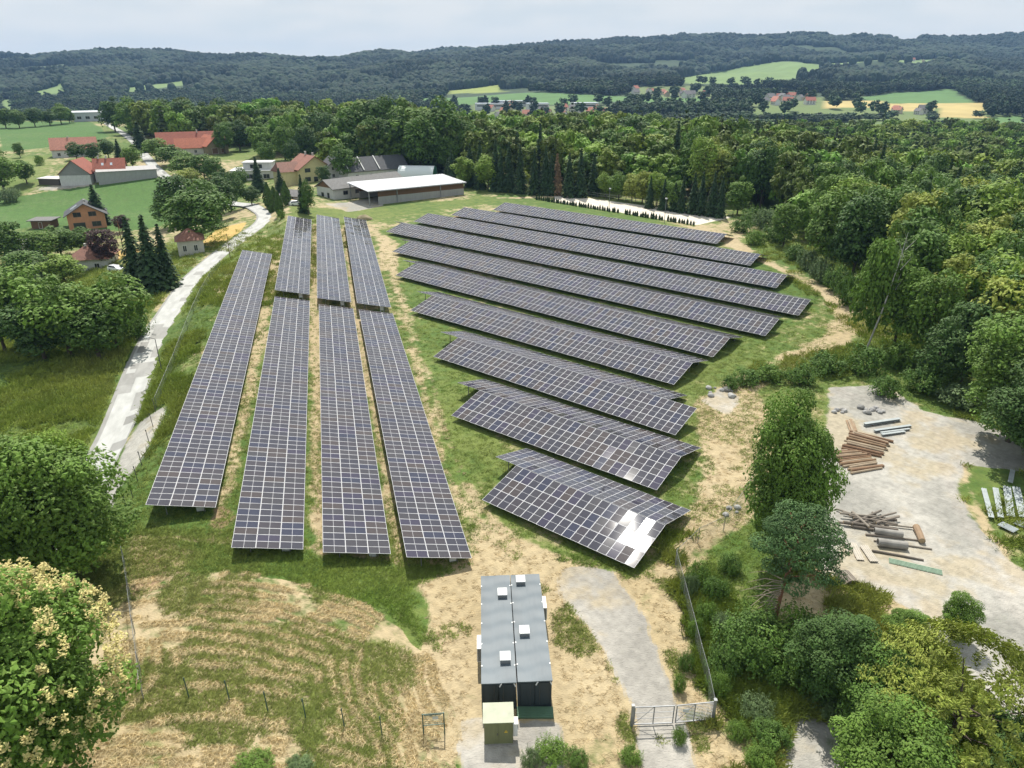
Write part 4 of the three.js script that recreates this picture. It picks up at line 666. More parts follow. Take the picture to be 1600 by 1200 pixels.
house('farm_wing', 'red roofed wing joining the grey gabled barn', [-179, -315.5], [-168, -319.8], { depth: 9, eave: 5, ridge: 9.2, wall: WHITEW, roof: RED, cat: 'barn', skylights: [[3, -1.6, 3.9, -2.6], [6.4, -1.6, 7.3, -2.6]], holes: [[3, 1, 1.2, 2, 'f'], [7, 2, 1, 1.2, 'f']], chimneys: [[2, -4.6, 10.2], [5, -4.6, 10.2]] });
house('storage_hall', 'long grey concrete hall with pale low roof beside the crop field', [-175.9, -311.7], [-155.6, -322.6], { depth: 8, eave: 5.2, ridge: 6.2, flat: true, over: 0.3, wall: CONCRETE, roof: mat([0.45, 0.43, 0.42], 0.7, { map: STR4 }), cat: 'hall' });
house('carport', 'flat pale carport beside the grey gabled barn', [-202, -312.6], [-192.6, -311.4], { depth: 6, eave: 2.6, ridge: 2.9, flat: true, wall: mat([0.12, 0.1, 0.09], 0.9, { map: STR4 }), roof: mat([0.6, 0.59, 0.57], 0.7), cat: 'carport' });
house('detached_house', 'white house with long salmon red roof below the upper field', [-229.5, -371], [-211.5, -380], { depth: 10, eave: 4, ridge: 9, wall: WHITEW, roof: ROOF([0.46, 0.2, 0.14]), holes: grid([3, 8, 13], [0.8], 1.3, 1.4, 'f'), chimneys: [[8, -5, 9.6]] });
house('farmhouse', 'long farmhouse with dark red tiled roof at the wood edge', [-184, -388], [-154, -402], { depth: 13, eave: 4, ridge: 10, wall: CREAMW, roof: RED, cat: 'farmhouse', holes: grid([4, 9, 14], [1], 1.2, 1.4, 'f'), chimneys: [[20, -6, 10.9]] });
house('farmhouse_wing', 'bright orange roofed wing of the long farmhouse', [-172, -382], [-155.5, -389.5], { depth: 9, eave: 3.6, ridge: 7.8, wall: CREAMW, roof: ORANGE, cat: 'farmhouse', holes: grid([4, 9, 14], [0.9], 1.2, 1.3, 'f') });
house('farmhouse_barn', 'timber gabled cross barn with bright orange roof', [-157, -384], [-149, -392], { depth: 14, eave: 4.2, ridge: 9, gable: true, wall: WALL([0.3, 0.25, 0.16]), roof: ORANGE, cat: 'barn', holes: [[4, 0.2, 3, 2.8, 'f', WOOD], [8, 0.6, 1.4, 2, 'f', WOOD]] });
house('workshop', 'pale blue and cream workshop on the crest of the upper field', [-354, -612], [-333, -624], { depth: 14, eave: 7, ridge: 7.8, flat: true, wall: WALL([0.55, 0.58, 0.62]), roof: mat([0.55, 0.58, 0.62], 0.6), cat: 'workshop', holes: grid([4, 10, 16], [2], 3, 2, 'f') });
house('modern_house', 'white flat roofed modern house behind the conifer', [-121.2, -316.8], [-102, -318.5], { depth: 11, eave: 4.2, ridge: 4.5, flat: true, wall: WHITEW, roof: mat([0.6, 0.6, 0.6], 0.7), holes: [...grid([3, 8, 15], [1], 2.6, 1.8, 'f')], extra: (t) => { part('upper_storey', geo((g) => g.box(5, 4.4, -10, 17, 7.2, -2.5)), WHITEW, t); part('upper_roof', geo((g) => g.box(4.6, 7.2, -10.4, 17.4, 7.5, -2)), mat([0.55, 0.55, 0.55], 0.7), t); part('window', geo((g) => g.box(8, 5, -2.52, 13, 6.6, -2.46)), GLASS, t); } });
house('farmhouse', 'pale yellow gabled house with brown red roof and green shutters', [-85.5, -296.5], [-75, -304.5], { depth: 13, eave: 6, ridge: 10.4, gable: true, over: 1, wall: YELLOWW, roof: ROOF([0.3, 0.13, 0.09]), cat: 'farmhouse', trim: mat([0.06, 0.13, 0.09], 0.7), holes: [...grid([3.4, 9.6], [4.4], 2.2, 1.4, 'f'), ...grid([3.2, 10], [0.9], 2.2, 1.5, 'f'), [6.6, 0, 1.6, 2.3, 'f', true], [4, 1, 1.1, 1.4, 'l'], [9, 1, 1.1, 1.4, 'l']], chimneys: [[7.4, -3, 11.4], [6.4, -8, 11.6]], extra: (t, w, D) => { part('side_wing', geo((g) => g.box(-7, -2, -11, 0, 5, -3)), YELLOWW, t); part('wing_roof', geo((g) => { g.quad([-7.8, 4.7, -2.4], [2, 4.7, -2.4], [2, 8.2, -7], [-6.6, 8.2, -7]); g.quad([2, 4.7, -11.6], [-7.8, 4.7, -11.6], [-6.6, 8.2, -7], [2, 8.2, -7]); g.tri([-7.8, 4.7, -11.6], [-7.8, 4.7, -2.4], [-6.6, 8.2, -7]); }), ROOF([0.25, 0.12, 0.085]), t); } });
house('stable_barn', 'long low white stable with grey roof in front of the hall', [-61.2, -249.2], [-40, -272], { depth: 10, eave: 3.9, ridge: 6.4, over: 0.6, wall: WHITEW, roof: GREYROOF, cat: 'barn', trim: mat([0.1, 0.09, 0.08], 0.8), holes: [...grid([5, 10, 15], [1.5], 1.7, 1.2, 'f'), [3, 0.6, 1.1, 1.6, 'l'], [6.5, 0.6, 1.3, 1.4, 'l']], extra: (t) => part('gable_cladding', geo((g) => g.tri([-0.06, 4, -9.6], [-0.06, 4, -0.4], [-0.06, 6.2, -5])), WOOD, t) });
house('old_barn', 'old barn with dark slate roof and pale ridge strips behind the stable', [-66, -296], [-44, -312], { depth: 11, eave: 4, ridge: 8.6, wall: WHITEW, roof: SLATE, cat: 'barn', extra: (t, w, D, E, R) => { for (const x of [0.4, 7, 14]) part('verge_strip', geo((g) => g.bar([x, E + 0.2, 0.5], [x, R + 0.32, -D / 2], 0.4, 0.16)), WFRAME, t); }, holes: grid([4, 10, 16], [1.2], 1.2, 1.2, 'f') });
house('cottage', 'narrow white gabled cottage between yellow house and old barn', [-75.5, -301.6], [-68.5, -306.4], { depth: 8, eave: 5.2, ridge: 8.6, gable: true, wall: WHITEW, roof: SLATE, holes: grid([2.4, 6], [1, 3.8], 1, 1.2, 'f') });
house('garage', 'small grey roofed garage behind the white car', [-76.8, -240.6], [-69.9, -237.1], { depth: 6, eave: 2.6, ridge: 4, wall: CREAMW, roof: GREYROOF, cat: 'garage', holes: [[3.6, 0, 4.6, 2.2, 'f', mat([0.1, 0.1, 0.1], 0.8)]] });
{ // open machinery hall with white sheet roof
  const a = [-44.7, -242.7], b = [-17.3, -262.4], w = Math.hypot(b[0] - a[0], b[1] - a[1]), y = ground(...a) - 0.1, D = 15;
  const t = thing('machine_hall', 'long hall with white sheet roof, dark timber band and concrete wall', 'hall', null, a[0], y, a[1], Math.atan2(-(b[1] - a[1]), b[0] - a[0]));
  part('concrete_wall', geo((g) => { for (let i = 0; i < 6; i++) g.box((i * w) / 6 + 0.02, -1, -0.25, ((i + 1) * w) / 6 - 0.02, 2.7, 0); g.box(w - 0.25, -1, -D, w, 2.7, -0.3); g.box(0, -1, -D - 0.25, w, 2.7, -D); }), CONCRETE, t);
  const H = Math.ceil(w / 0.28); const tb = new Geo(); for (let i = 0; i < H; i++) tb.box((i * w) / H + 0.012, 2.6, -0.2, ((i + 1) * w) / H - 0.012, 4.5, -0.06 - 0.02 * (i % 2)); tb.box(w - 0.2, 2.6, -D, w - 0.08, 5, -0.3); tb.box(0, 2.6, -D - 0.2, w, 5.2, -D - 0.06); part('timber_cladding', tb.build(), WOOD, t);
  const rf = new Geo(), sl = (z) => 4.9 + (0.9 - z) * 0.07; const n = 34; for (let i = 0; i < n; i++) { const x0 = -4 + ((w + 4.6) * i) / n, x1 = -4 + ((w + 4.6) * (i + 1)) / n, q = x0 + (x1 - x0) * 0.8; rf.quad([x0, sl(0.9), 0.9], [q, sl(0.9), 0.9], [q, sl(-D - 0.9), -D - 0.9], [x0, sl(-D - 0.9), -D - 0.9]); rf.box(q, sl(0.9) - 0.3, 0.85, x1, sl(0.9), 0.9); rf.quad([q, sl(0.9) + 0.05, 0.9], [x1, sl(0.9) + 0.05, 0.9], [x1, sl(-D - 0.9) + 0.05, -D - 0.9], [q, sl(-D - 0.9) + 0.05, -D - 0.9]); } rf.quad([-4, 4.7, 0.9], [-4, 5.7, -D - 0.9], [w + 0.6, 5.7, -D - 0.9], [w + 0.6, 4.7, 0.9]);
  part('roof', rf.build(), mat([0.72, 0.74, 0.76], 0.45, { map: MOT8 }), t);
  for (const [x, z] of [[-3.4, 0.3], [-3.4, -D + 0.4], [7, 0.12], [24, 0.12], [0.2, -D / 2]]) part('post', geo((g) => g.box(x - 0.14, -1, z - 0.14, x + 0.14, sl(z) - 0.1, z + 0.14)), GALV, t);
  part('gutter', geo((g) => g.tube([-4, 4.66, 1.0], [w + 0.6, 4.66, 1.0], 0.1, 0.1, 6)), GALV, t);
}
{ // round roofed tunnel shelter
  const x = -47, z = -309, t = thing('tunnel_shelter', 'white arched tunnel shelter with green end wall', 'shelter', null, x, ground(x, z), z, -0.12), r = 4.6, L = 15, sk = new Geo(), en = new Geo(), f = (i, R) => [0, Math.sin((i / 14) * Math.PI) * R * 1.05, Math.cos((i / 14) * Math.PI) * R];
  for (let i = 0; i < 14; i++) { const [, y0, z0] = f(i, r), [, y1, z1] = f(i + 1, r); sk.quad([0, y0, z0], [L, y0, z0], [L, y1, z1], [0, y1, z1]); en.tri([L - 0.05, 0, 0], [L - 0.05, y0, z0], [L - 0.05, y1, z1]); en.tri([0.05, 0, 0], [0.05, y1, z1], [0.05, y0, z0]); }
  part('canopy', sk.build(), mat([0.7, 0.74, 0.74], 0.6), t); part('end_wall', en.build(), mat([0.03, 0.16, 0.1], 0.7), t);
}
// small houses of the valley towns
{
  const proto = [[[0.66, 0.65, 0.62], [0.35, 0.13, 0.09], 'white walls, red roof,'], [[0.62, 0.6, 0.55], [0.16, 0.15, 0.15], 'pale walls, grey roof,'], [[0.55, 0.47, 0.36], [0.38, 0.16, 0.11], 'ochre walls, red roof,']].map(([w, r, txt]) => ({ txt, wall: geo((g) => { g.box(-5, -3, -4, 5, 4.6, 4); g.tri([5, 4.6, 4], [5, 4.6, -4], [5, 8.2, 0]); g.tri([-5, 4.6, -4], [-5, 4.6, 4], [-5, 8.2, 0]); }), roof: geo((g) => { for (const s of [1, -1]) { const p = [[-5.6, 4.1, 4.8 * s], [5.6, 4.1, 4.8 * s], [5.6, 8.4, 0], [-5.6, 8.4, 0]]; if (s < 0) p.reverse(); g.quad(...p); } }), win: geo((g) => { for (const s of [1, -1]) for (const x of [-3, 0, 3]) for (const y of [0.8, 3]) g.box(x - 0.6, y, 4.0 * s - 0.03, x + 0.6, y + 1.2, 4.0 * s + 0.03); }), wm: mat(w, 0.9), rm: mat(r, 0.85) }));
  const TOWN = [['of the valley town seen over the wood', [[-11, -1140], [17, -1114], [75, -1173], [-59, -1118], [-7, -1193], [144, -1075], [113, -1086], [77, -1157], [69, -1049], [48, -1077], [96, -1077], [3, -1228], [119, -1084], [85, -1040], [22, -1081], [31, -1056], [127, -1139], [-35, -1216], [73, -1134], [47, -1134], [-20, -1100], [59, -1030], [110, -1016], [92, -1139], [125, -1058], [-1, -1260]]], ['of the village on the right valley side', [[390, -1185], [448, -1270], [410, -1189], [498, -1285], [473, -1300], [468, -1245], [454, -1166], [420, -1164], [442, -1281], [416, -1234], [384, -1208], [400, -1160], [482, -1238], [435, -1219]]], ['of the hamlet on the slope above the town', [[311, -1397], [300, -1420], [353, -1400], [280, -1389], [267, -1467], [319, -1499], [282, -1441], [230, -1431], [329, -1486], [324, -1434], [315, -1353], [245, -1529], [303, -1331], [264, -1491]]], ['of the high hamlet near the right horizon', [[1327, -2519], [1438, -2579], [1359, -2504], [1432, -2556], [1299, -2536], [1400, -2540]]], ['of the farmstead beside the wheat fields', [[569, -1051], [540, -1070], [556, -1040], [533, -1051]]], ['of the scattered farms on the far left hills', [[-1035, -2166], [-1012, -2186], [-1159, -2090], [-894, -2127]]]];
  const r = rng(31);
  for (const [where, list] of TOWN) for (const [x, z] of list) { const k = (r() * 3) | 0, p = proto[k], t = thing('town_house', `house with ${p.txt} ${where}`, 'house', `houses ${where} with ${p.txt}`, x, ground(x, z), z, r() * 3.14); part('wall', p.wall, p.wm, t); part('roof', p.roof, p.rm, t); part('windows', p.win, GLASS, t).userData.kind = 'stuff'; const s = 0.95 + r() * 0.4; t.scale.set(s * (0.9 + 0.5 * r()), s, s); }
  [[-37, -1251, 46], [0, -1275, 60], [40, -1203, 34], [112, -1178, 40]].forEach(([x, z, w], i) => { const t = thing('factory_hall', ['white flat factory hall left in the valley town', 'widest pale factory hall in the valley town', 'small grey factory hall in the valley town', 'pale factory hall at the right of the valley town'][i], 'factory', null, x, ground(x, z), z, 0.1); part('wall', geo((g) => g.box(-w / 2, -3, -12, w / 2, 8, 12)), mat([0.6, 0.61, 0.62], 0.8), t); part('roof', geo((g) => g.box(-w / 2 - 0.5, 8, -12.5, w / 2 + 0.5, 8.8, 12.5)), mat([0.4, 0.44, 0.5], 0.7), t); part('window_band', geo((g) => g.box(-w / 2 + 2, 4, 11.98, w / 2 - 2, 6, 12.06)), GLASS, t); });
}

// ---------------------------------------------------------------- sand arena, its rail, lamps and hedge
{
  const a = V(21.3, 0, -263.9), b = V(68.5, 0, -223.2), n = 16, t = thing('arena_rail', 'dark rail fence along the far side of the sand arena', 'fence');
  const P = (q) => { const p = a.clone().lerp(b, q); p.y = ground(p.x, p.z); return p; };
  for (let i = 0; i <= n; i++) { const p = P(i / n); part('post', geo((g) => g.box(-0.08, -0.3, -0.08, 0.08, 1.6, 0.08)), DARKSTEEL, t).position.copy(p); }
  for (const h of [0.8, 1.5]) for (let i = 0; i < n; i++) { const p = P(i / n), q = P((i + 1) / n); part('rail', geo((g) => g.bar([p.x, p.y + h, p.z], [q.x, q.y + h, q.z], 0.06, 0.1)), mat([0.25, 0.26, 0.24], 0.8), t); }
  const r = rng(8);
  for (let i = 0; i < 64; i++) { const q = i / 63; if (q > 0.57 && q < 0.6 || q > 0.83 && q < 0.845) continue; const x = mix(8.7, 53.4, q) + (r() - 0.5) * 0.4, z = mix(-252.1, -210.9, q) + (r() - 0.5) * 0.4; plant('hedge_thuja', 'narrow dark thuja of the hedge in front of the sand arena', 'tree', 'thuja hedge of the sand arena', PROTO.thuja[0], SPEC.thuja, LEAF.spruce, BARK, x, z, 1.2 + 0.8 * r(), 0.36 + 0.12 * r()); }
  [[31, -230.8, 'left'], [45.4, -213.6, 'right']].forEach(([x, z, s]) => { const l = thing('arena_lamp', `slim floodlight mast, ${s} one of two beside the sand arena`, 'lamp post', null, x, ground(x, z), z); part('mast', geo((g) => g.tube([0, -0.2, 0], [0, 7.2, 0], 0.09, 0.06, 8)), GALV, l); part('lamp_head', geo((g) => g.box(-0.3, 7.1, -0.2, 0.3, 7.4, 0.35)), mat([0.6, 0.6, 0.6], 0.5), l); });
}
{ const x = -53.5, z = -100.4, l = thing('street_lamp', 'slender street lamp beside the patched road', 'street lamp', null, x, ground(x, z), z); part('mast', geo((g) => g.tube([0, -0.2, 0], [0, 5.6, 0], 0.08, 0.05, 8).tube([0, 5.6, 0], [-0.9, 5.85, 0], 0.04, 0.04, 6)), DARKSTEEL, l); part('lamp_head', geo((g) => g.box(-1.5, 5.78, -0.14, -0.8, 5.92, 0.14)), mat([0.55, 0.56, 0.56], 0.5), l); }
{ const x = -119, z = -216, l = thing('utility_pole', 'wooden utility pole with brace near the orange house', 'pole', null, x, ground(x, z), z); part('pole', geo((g) => g.tube([0, -0.3, 0], [0, 8, 0], 0.14, 0.1, 8)), WOOD, l); part('brace', geo((g) => g.tube([2, -0.3, 0.4], [0.1, 7, 0], 0.1, 0.08, 7)), WOOD, l); part('crossarm', geo((g) => g.bar([-0.7, 7.6, 0], [0.7, 7.6, 0], 0.1, 0.1)), WOOD, l); }
[[-68.2, -170, 'near the road bend'], [-63.5, -228, 'in front of the white car']].forEach(([x, z, w]) => { const l = thing('utility_pole', `thin grey pole ${w}`, 'pole', null, x, ground(x, z), z); part('pole', geo((g) => g.tube([0, -0.3, 0], [0, 6.5, 0], 0.09, 0.06, 7)), WOOD, l); part('cap', geo((g) => g.tube([0, 6.5, 0], [0, 6.6, 0], 0.08, 0.03, 7)), DARKSTEEL, l); });
function car(x, z, turn, label) {
  const t = thing('parked_car', label, 'car', null, x, ground(x, z) + 0.02, z, turn), paint = new THREE.MeshPhysicalMaterial({ color: RGB(0.75, 0.76, 0.77), roughness: 0.3, clearcoat: 1, clearcoatRoughness: 0.05 });
  const ext = (pts, d) => { const s = new THREE.Shape(pts.map(([u, v]) => new THREE.Vector2(u, v))), g = new THREE.ExtrudeGeometry(s, { depth: d, bevelEnabled: true, bevelSize: 0.06, bevelThickness: 0.06, bevelSegments: 2 }); g.translate(0, 0, -d / 2); return g; };
  part('body', ext([[-2.1, 0.3], [2.05, 0.3], [2.1, 0.7], [1.9, 0.9], [1.0, 1.0], [-2.0, 1.02], [-2.15, 0.75]], 1.6), paint, t);
  part('cabin', ext([[-1.9, 1.0], [1.0, 1.0], [0.35, 1.45], [-1.5, 1.48]], 1.36), paint, t);
  part('window', ext([[-1.75, 1.06], [0.86, 1.06], [0.34, 1.4], [-1.42, 1.42]], 1.42), GLASS, t);
  for (const sx of [-1.3, 1.3]) for (const sz of [-0.78, 0.78]) { const w = part('wheel', geo((g) => g.tube([sx, 0.32, sz - 0.1], [sx, 0.32, sz + 0.1], 0.32, 0.32, 14)), mat([0.02, 0.02, 0.02], 0.8), t); part('rim', geo((g) => g.tube([sx, 0.32, sz - 0.12], [sx, 0.32, sz + 0.12], 0.2, 0.2, 10)), GALV, w); }
  for (const sz of [-0.6, 0.6]) part('headlight', geo((g) => g.box(2.04, 0.62, sz - 0.16, 2.16, 0.76, sz + 0.16)), mat([0.7, 0.7, 0.7], 0.2), t);
}
car(-67.8, -227.4, 0.5, 'white car parked in front of the small garage');
car(-101, -178, -0.4, 'white car half hidden below the brown roofed house');

// ---------------------------------------------------------------- battery containers, cabinet, gate and fences
{
  const MEMB = mat([0.135, 0.17, 0.195], 0.55, { map: MOT3, bumpMap: rep(MOTTLE, 2.2), bumpScale: 0.09 }), SIDE = mat([0.035, 0.05, 0.06], 0.55, { map: STR4 }), AC = mat([0.72, 0.72, 0.7], 0.5), GRILL = mat([0.2, 0.21, 0.21], 0.6);
  const box = (cx, cz, turn, label, vents, sides) => {
    const t = thing('battery_container', label, 'container', null, cx, ground(cx, cz), cz, turn), W = 1.22, L = 12.1, H = 2.62;
    const rib = new Geo(), n = 46; // ribbed long sides
    for (const s of [-1, 1]) for (let i = 0; i < n; i++) { const z0 = -(i / n) * L, z1 = -((i + 0.5) / n) * L, z2 = -((i + 1) / n) * L, x = s * W, y = s * (W - 0.04); const q = (a, b, c, d) => (s > 0 ? rib.quad(a, b, c, d) : rib.quad(b, a, d, c)); q([x, 0.12, z0], [x, 0.12, z1], [x, H, z1], [x, H, z0]); q([y, 0.12, z1], [y, 0.12, z2], [y, H, z2], [y, H, z1]); q([x, 0.12, z1], [y, 0.12, z1], [y, H, z1], [x, H, z1]); q([y, 0.12, z2], [x, 0.12, z2], [x, H, z2], [y, H, z2]); }
    for (let i = 0; i < 14; i++) { const x0 = -W + (i / 14) * 2 * W, x1 = x0 + W / 14, x2 = x0 + W / 7; rib.quad([x0, 0.12, 0], [x1, 0.12, 0], [x1, H, 0], [x0, H, 0]); rib.quad([x1, 0.12, -0.035], [x2, 0.12, -0.035], [x2, H, -0.035], [x1, H, -0.035]); } rib.quad([W, 0.12, -L], [-W, 0.12, -L], [-W, H, -L], [W, H, -L]);
    part('wall', rib.build(), SIDE, t);
    part('base_frame', geo((g) => { for (const s of [-1, 1]) g.box(s * W - 0.06, 0, -L, s * W + 0.06, 0.15, 0); g.box(-W, 0, -0.1, W, 0.15, 0.02).box(-W, 0, -L - 0.02, W, 0.15, -L + 0.1); for (const s of [-1, 1]) for (const z of [0, -L]) g.box(s * W - 0.08, 0.15, z - 0.08, s * W + 0.03, H, z + 0.03); }), SIDE, t);
    const g = new THREE.BoxGeometry(2 * W + 0.16, 0.1, L + 0.2, 16, 1, 60), p = g.attributes.position; for (let i = 0; i < p.count; i++) { const x = p.getX(i), z = p.getZ(i); p.setY(i, p.getY(i) + 0.045 * (fbm(x * 0.5 + cx, z * 1.1 + 3, 3) - 0.5) + 0.02 * Math.sin(z * 4 + Math.sin(x * 2))); } g.translate(0, H + 0.06, -L / 2); g.computeVertexNormals(); part('roof_membrane', g, MEMB, t);
    part('lashing', geo((q) => { for (const s of [-1, 1]) for (let i = 0; i < 5; i++) q.box(s * (W + 0.03) - 0.05, H - 0.05, -1.6 - i * 2.3 - 0.06, s * (W + 0.03) + 0.05, H + 0.13, -1.6 - i * 2.3 + 0.06); q.bar([-0.1 + 0.3, H + 0.05, 0.1], [0.05, H - 0.22, 0.16], 0.1, 0.04); q.bar([W - 0.1, H + 0.02, 0.08], [W + 0.02, H - 0.25, 0.14], 0.08, 0.04); }), mat([0.75, 0.75, 0.73], 0.6), t);
    for (const [x, z] of vents) { const v = part('roof_vent', geo((q) => q.box(x - 0.36, H + 0.1, z - 0.42, x + 0.36, H + 0.42, z + 0.42)), GRILL, t); part('vent_cover', geo((q) => q.box(x - 0.4, H + 0.42, z - 0.46, x + 0.4, H + 0.5, z + 0.46)), AC, v); }
    for (const [s, z] of sides) { const x = s * (W + 0.22), v = part('cooling_unit', geo((q) => q.box(x - 0.2, 0.9, z - 0.75, x + 0.2, 2.3, z + 0.75)), AC, t); part('grille', geo((q) => { for (let i = 0; i < 9; i++) q.box(x + s * 0.2 - 0.01, 1.0 + i * 0.14, z - 0.68, x + s * 0.2 + 0.03, 1.07 + i * 0.14, z + 0.68); q.box(x - 0.15, 1.0, z + 0.74, x + 0.15, 2.2, z + 0.77); }), GRILL, v); }
    part('door', geo((q) => { for (const s of [-1, 1]) q.box(s * 0.56 - 0.5, 0.25, 0.0, s * 0.56 + 0.5, H - 0.15, 0.03); }), SIDE, t); part('door_bar', geo((q) => { for (const x of [-0.35, 0.35]) q.tube([x, 0.3, 0.06], [x, H - 0.2, 0.06], 0.018, 0.018, 6); }), DARKSTEEL, t);
    return t;
  };
  box(-0.98, -39.5, 0.042, 'dark battery container on the left, partly behind the green cabinet', [[0.55, -2.2], [0.55, -9.6]], [[-1, -4.6]]);
  box(1.72, -39.7, 0.046, 'dark battery container on the right, on a green plinth', [[-0.5, -4.9], [-0.45, -11.2]], [[1, -9.0]]);
  single('plinth', geo((g) => { for (let i = 0; i < 6; i++) g.box(0.35, 0.02, -39.62 + i * 0.17, 3.1, 0.16, -39.62 + i * 0.17 + 0.15); }), mat([0.1, 0.2, 0.12], 0.7, { map: MOT3 }), 'green slatted step below the right battery container', 'step');
  const t = thing('transformer_cabinet', 'olive green steel cabinet with warning sign in front of the containers', 'cabinet', null, -0.95, ground(-0.95, -36.4), -36.35, 0.04), OL = mat([0.2, 0.215, 0.1], 0.55, { map: STR4 });
  part('body', geo((g) => g.box(-1.02, 0.1, -1.5, 1.02, 2.2, 0)), OL, t); part('plinth', geo((g) => g.box(-0.98, -0.1, -1.46, 0.98, 0.1, -0.04)), CONCRETE, t);
  part('roof', geo((g) => g.hex([[-1.1, 2.2, 0.1], [1.1, 2.2, 0.1], [1.1, 2.2, -1.6], [-1.1, 2.2, -1.6], [-1.1, 2.26, 0.1], [1.1, 2.26, 0.1], [1.1, 2.36, -1.6], [-1.1, 2.36, -1.6]])), mat([0.36, 0.39, 0.25], 0.5, { map: MOT3 }), t);
  for (const s of [-1, 1]) { const d = part('door', geo((g) => g.box(s * 0.5 - 0.485, 0.16, 0.003, s * 0.5 + 0.485, 2.12, 0.03)), OL, t); if (s < 0) part('handle', geo((g) => g.box(-0.1, 1.0, 0.03, -0.04, 1.16, 0.07)), DARKSTEEL, d); else { part('warning_sign', geo((g) => g.tri([0.4, 1.22, 0.036], [0.66, 1.22, 0.036], [0.53, 1.44, 0.036])), mat([0.75, 0.5, 0.03], 0.5), d); part('warning_bolt', geo((g) => g.tri([0.55, 1.39, 0.04], [0.49, 1.31, 0.04], [0.545, 1.32, 0.04]).tri([0.52, 1.325, 0.04], [0.51, 1.24, 0.04], [0.57, 1.335, 0.04])), mat([0.02, 0.02, 0.02], 0.6), d); } }
  part('meter_box', geo((g) => g.box(1.04, 0.55, -0.75, 1.36, 1.75, -0.2).box(1.02, 1.75, -0.8, 1.4, 1.8, -0.15)), AC, t);
}
{ // swing gate
  const A = V(8.8, 0, -38), M = V(11.9, 0, -38.15), E = V(14.9, 0, -38.5), t = thing('swing_gate', 'galvanised double swing gate across the gravel track', 'gate', null, 0, ground(11, -38), 0);
  for (const p of [A, E]) { part('gate_post', geo((g) => g.box(p.x - 0.1, -0.2, p.z - 0.1, p.x + 0.1, 2.05, p.z + 0.1).box(p.x - 0.12, 2.05, p.z - 0.12, p.x + 0.12, 2.1, p.z + 0.12)), GALV, t); }
  const leaf = (P, Q, bars) => {
    const k = new THREE.Group(); k.name = 'gate_leaf'; t.add(k); const L = (q, y) => [mix(P.x, Q.x, q), y, mix(P.z, Q.z, q)];
    part('leaf_frame', geo((g) => { for (const y of [0.15, 1.85]) g.bar(L(0.05, y), L(0.98, y), 0.07, 0.07); for (const q of [0.05, 0.51, 0.98]) g.bar(L(q, 0.15), L(q, 1.85), 0.07, 0.07); g.bar(L(0.05, 0.2), L(0.5, 1.8), 0.03, 0.03); }), GALV, k);
    for (let i = 1; i < bars; i++) part('bar', geo((g) => g.bar(L(0.06, 0.15 + (1.7 * i) / bars), L(0.97, 0.15 + (1.7 * i) / bars), 0.03, 0.03)), GALV, k);
    return k;
  };
  leaf(A, M, 3); const r = leaf(M, E, 12); part('gate_sign', geo((g) => g.box(12.5, 1.2, -38.18, 12.95, 1.5, -38.16)), mat([0.6, 0.62, 0.63], 0.5), r);
}
const MESHTEX = (() => { const S = 64, d = new Uint8Array(S * S * 4); for (let j = 0; j < S; j++) for (let i = 0; i < S; i++) { const a = ((i + j) % 32), b = ((i - j + S) % 32), w = a < 4 || b < 4 ? 255 : 0, k = (j * S + i) * 4; d[k] = d[k + 1] = d[k + 2] = w; d[k + 3] = 255; } const t = new THREE.DataTexture(d, S, S); t.wrapS = t.wrapT = THREE.RepeatWrapping; t.magFilter = THREE.LinearFilter; t.repeat.set(8, 8); t.needsUpdate = true; return t; })();
const WIRE = new THREE.MeshStandardMaterial({ color: RGB(0.34, 0.38, 0.37), roughness: 0.6, alphaMap: MESHTEX, transparent: true, side: THREE.DoubleSide });
function wireFence(label, pts, h, postMat) {
  const t = thing('wire_fence', label, 'fence');
  const P = pts.map(([x, z]) => V(x, ground(x, z), z));
  P.forEach((p, i) => { part('fence_post', geo((g) => g.tube([p.x, p.y - 0.3, p.z], [p.x, p.y + h + 0.05, p.z], 0.035, 0.035, 7)), postMat, t); if (i) { const q = P[i - 1]; part('mesh_panel', geo((g) => g.quad([q.x, q.y + 0.05, q.z], [p.x, p.y + 0.05, p.z], [p.x, p.y + h, p.z], [q.x, q.y + h, q.z])), WIRE, t); part('top_wire', geo((g) => g.tube([q.x, q.y + h, q.z], [p.x, p.y + h, p.z], 0.018, 0.018, 5)), GALV, t); } });
}
const GREENPOST = mat([0.05, 0.1, 0.075], 0.6);
wireFence('wire fence from the gate along the right of the gravel track', [[14.95, -38.8], [15.2, -41.5], [15.3, -44.2], [15.5, -47.8], [15.7, -51.9], [15.9, -56.5]], 1.9, GALV);
wireFence('wire fence bending right towards the straw track', [[16, -56.7], [19, -60.2], [22.2, -62.3], [26.3, -68.2], [29.4, -73.7]], 1.9, GALV);
wireFence('wire fence beside the blossoming chestnut', [[-35, -52.5], [-32.4, -48.2], [-29.8, -43.7], [-27.5, -39.8], [-26.1, -37.3]], 1.9, GALV);
wireFence('green wire fence on the grass bank along the road', [[-47.6, -86], [-49.8, -94], [-52, -102], [-54.4, -110], [-56.8, -118], [-59.4, -127], [-62, -137], [-64, -147], [-65.5, -157]], 1.6, GREENPOST);
[[-23.1, -37.7], [-20.3, -37.8], [-17.4, -37.2], [-14.7, -37], [-11.9, -36.6], [-9.2, -36.3]].forEach(([x, z], i) => single('meadow_post', geo((g) => g.tube([x, ground(x, z) - 0.2, z], [x - 0.06, ground(x, z) + 1.9, z], 0.045, 0.04, 7).box(x - 0.1, ground(x, z) + 1.7, z - 0.03, x - 0.02, ground(x, z) + 1.8, z + 0.07)), GREENPOST, `bare green fence post in the mown meadow, ${['first', 'second', 'third', 'fourth', 'fifth', 'sixth'][i]} from the left`, 'post', 'posts in the mown meadow'));
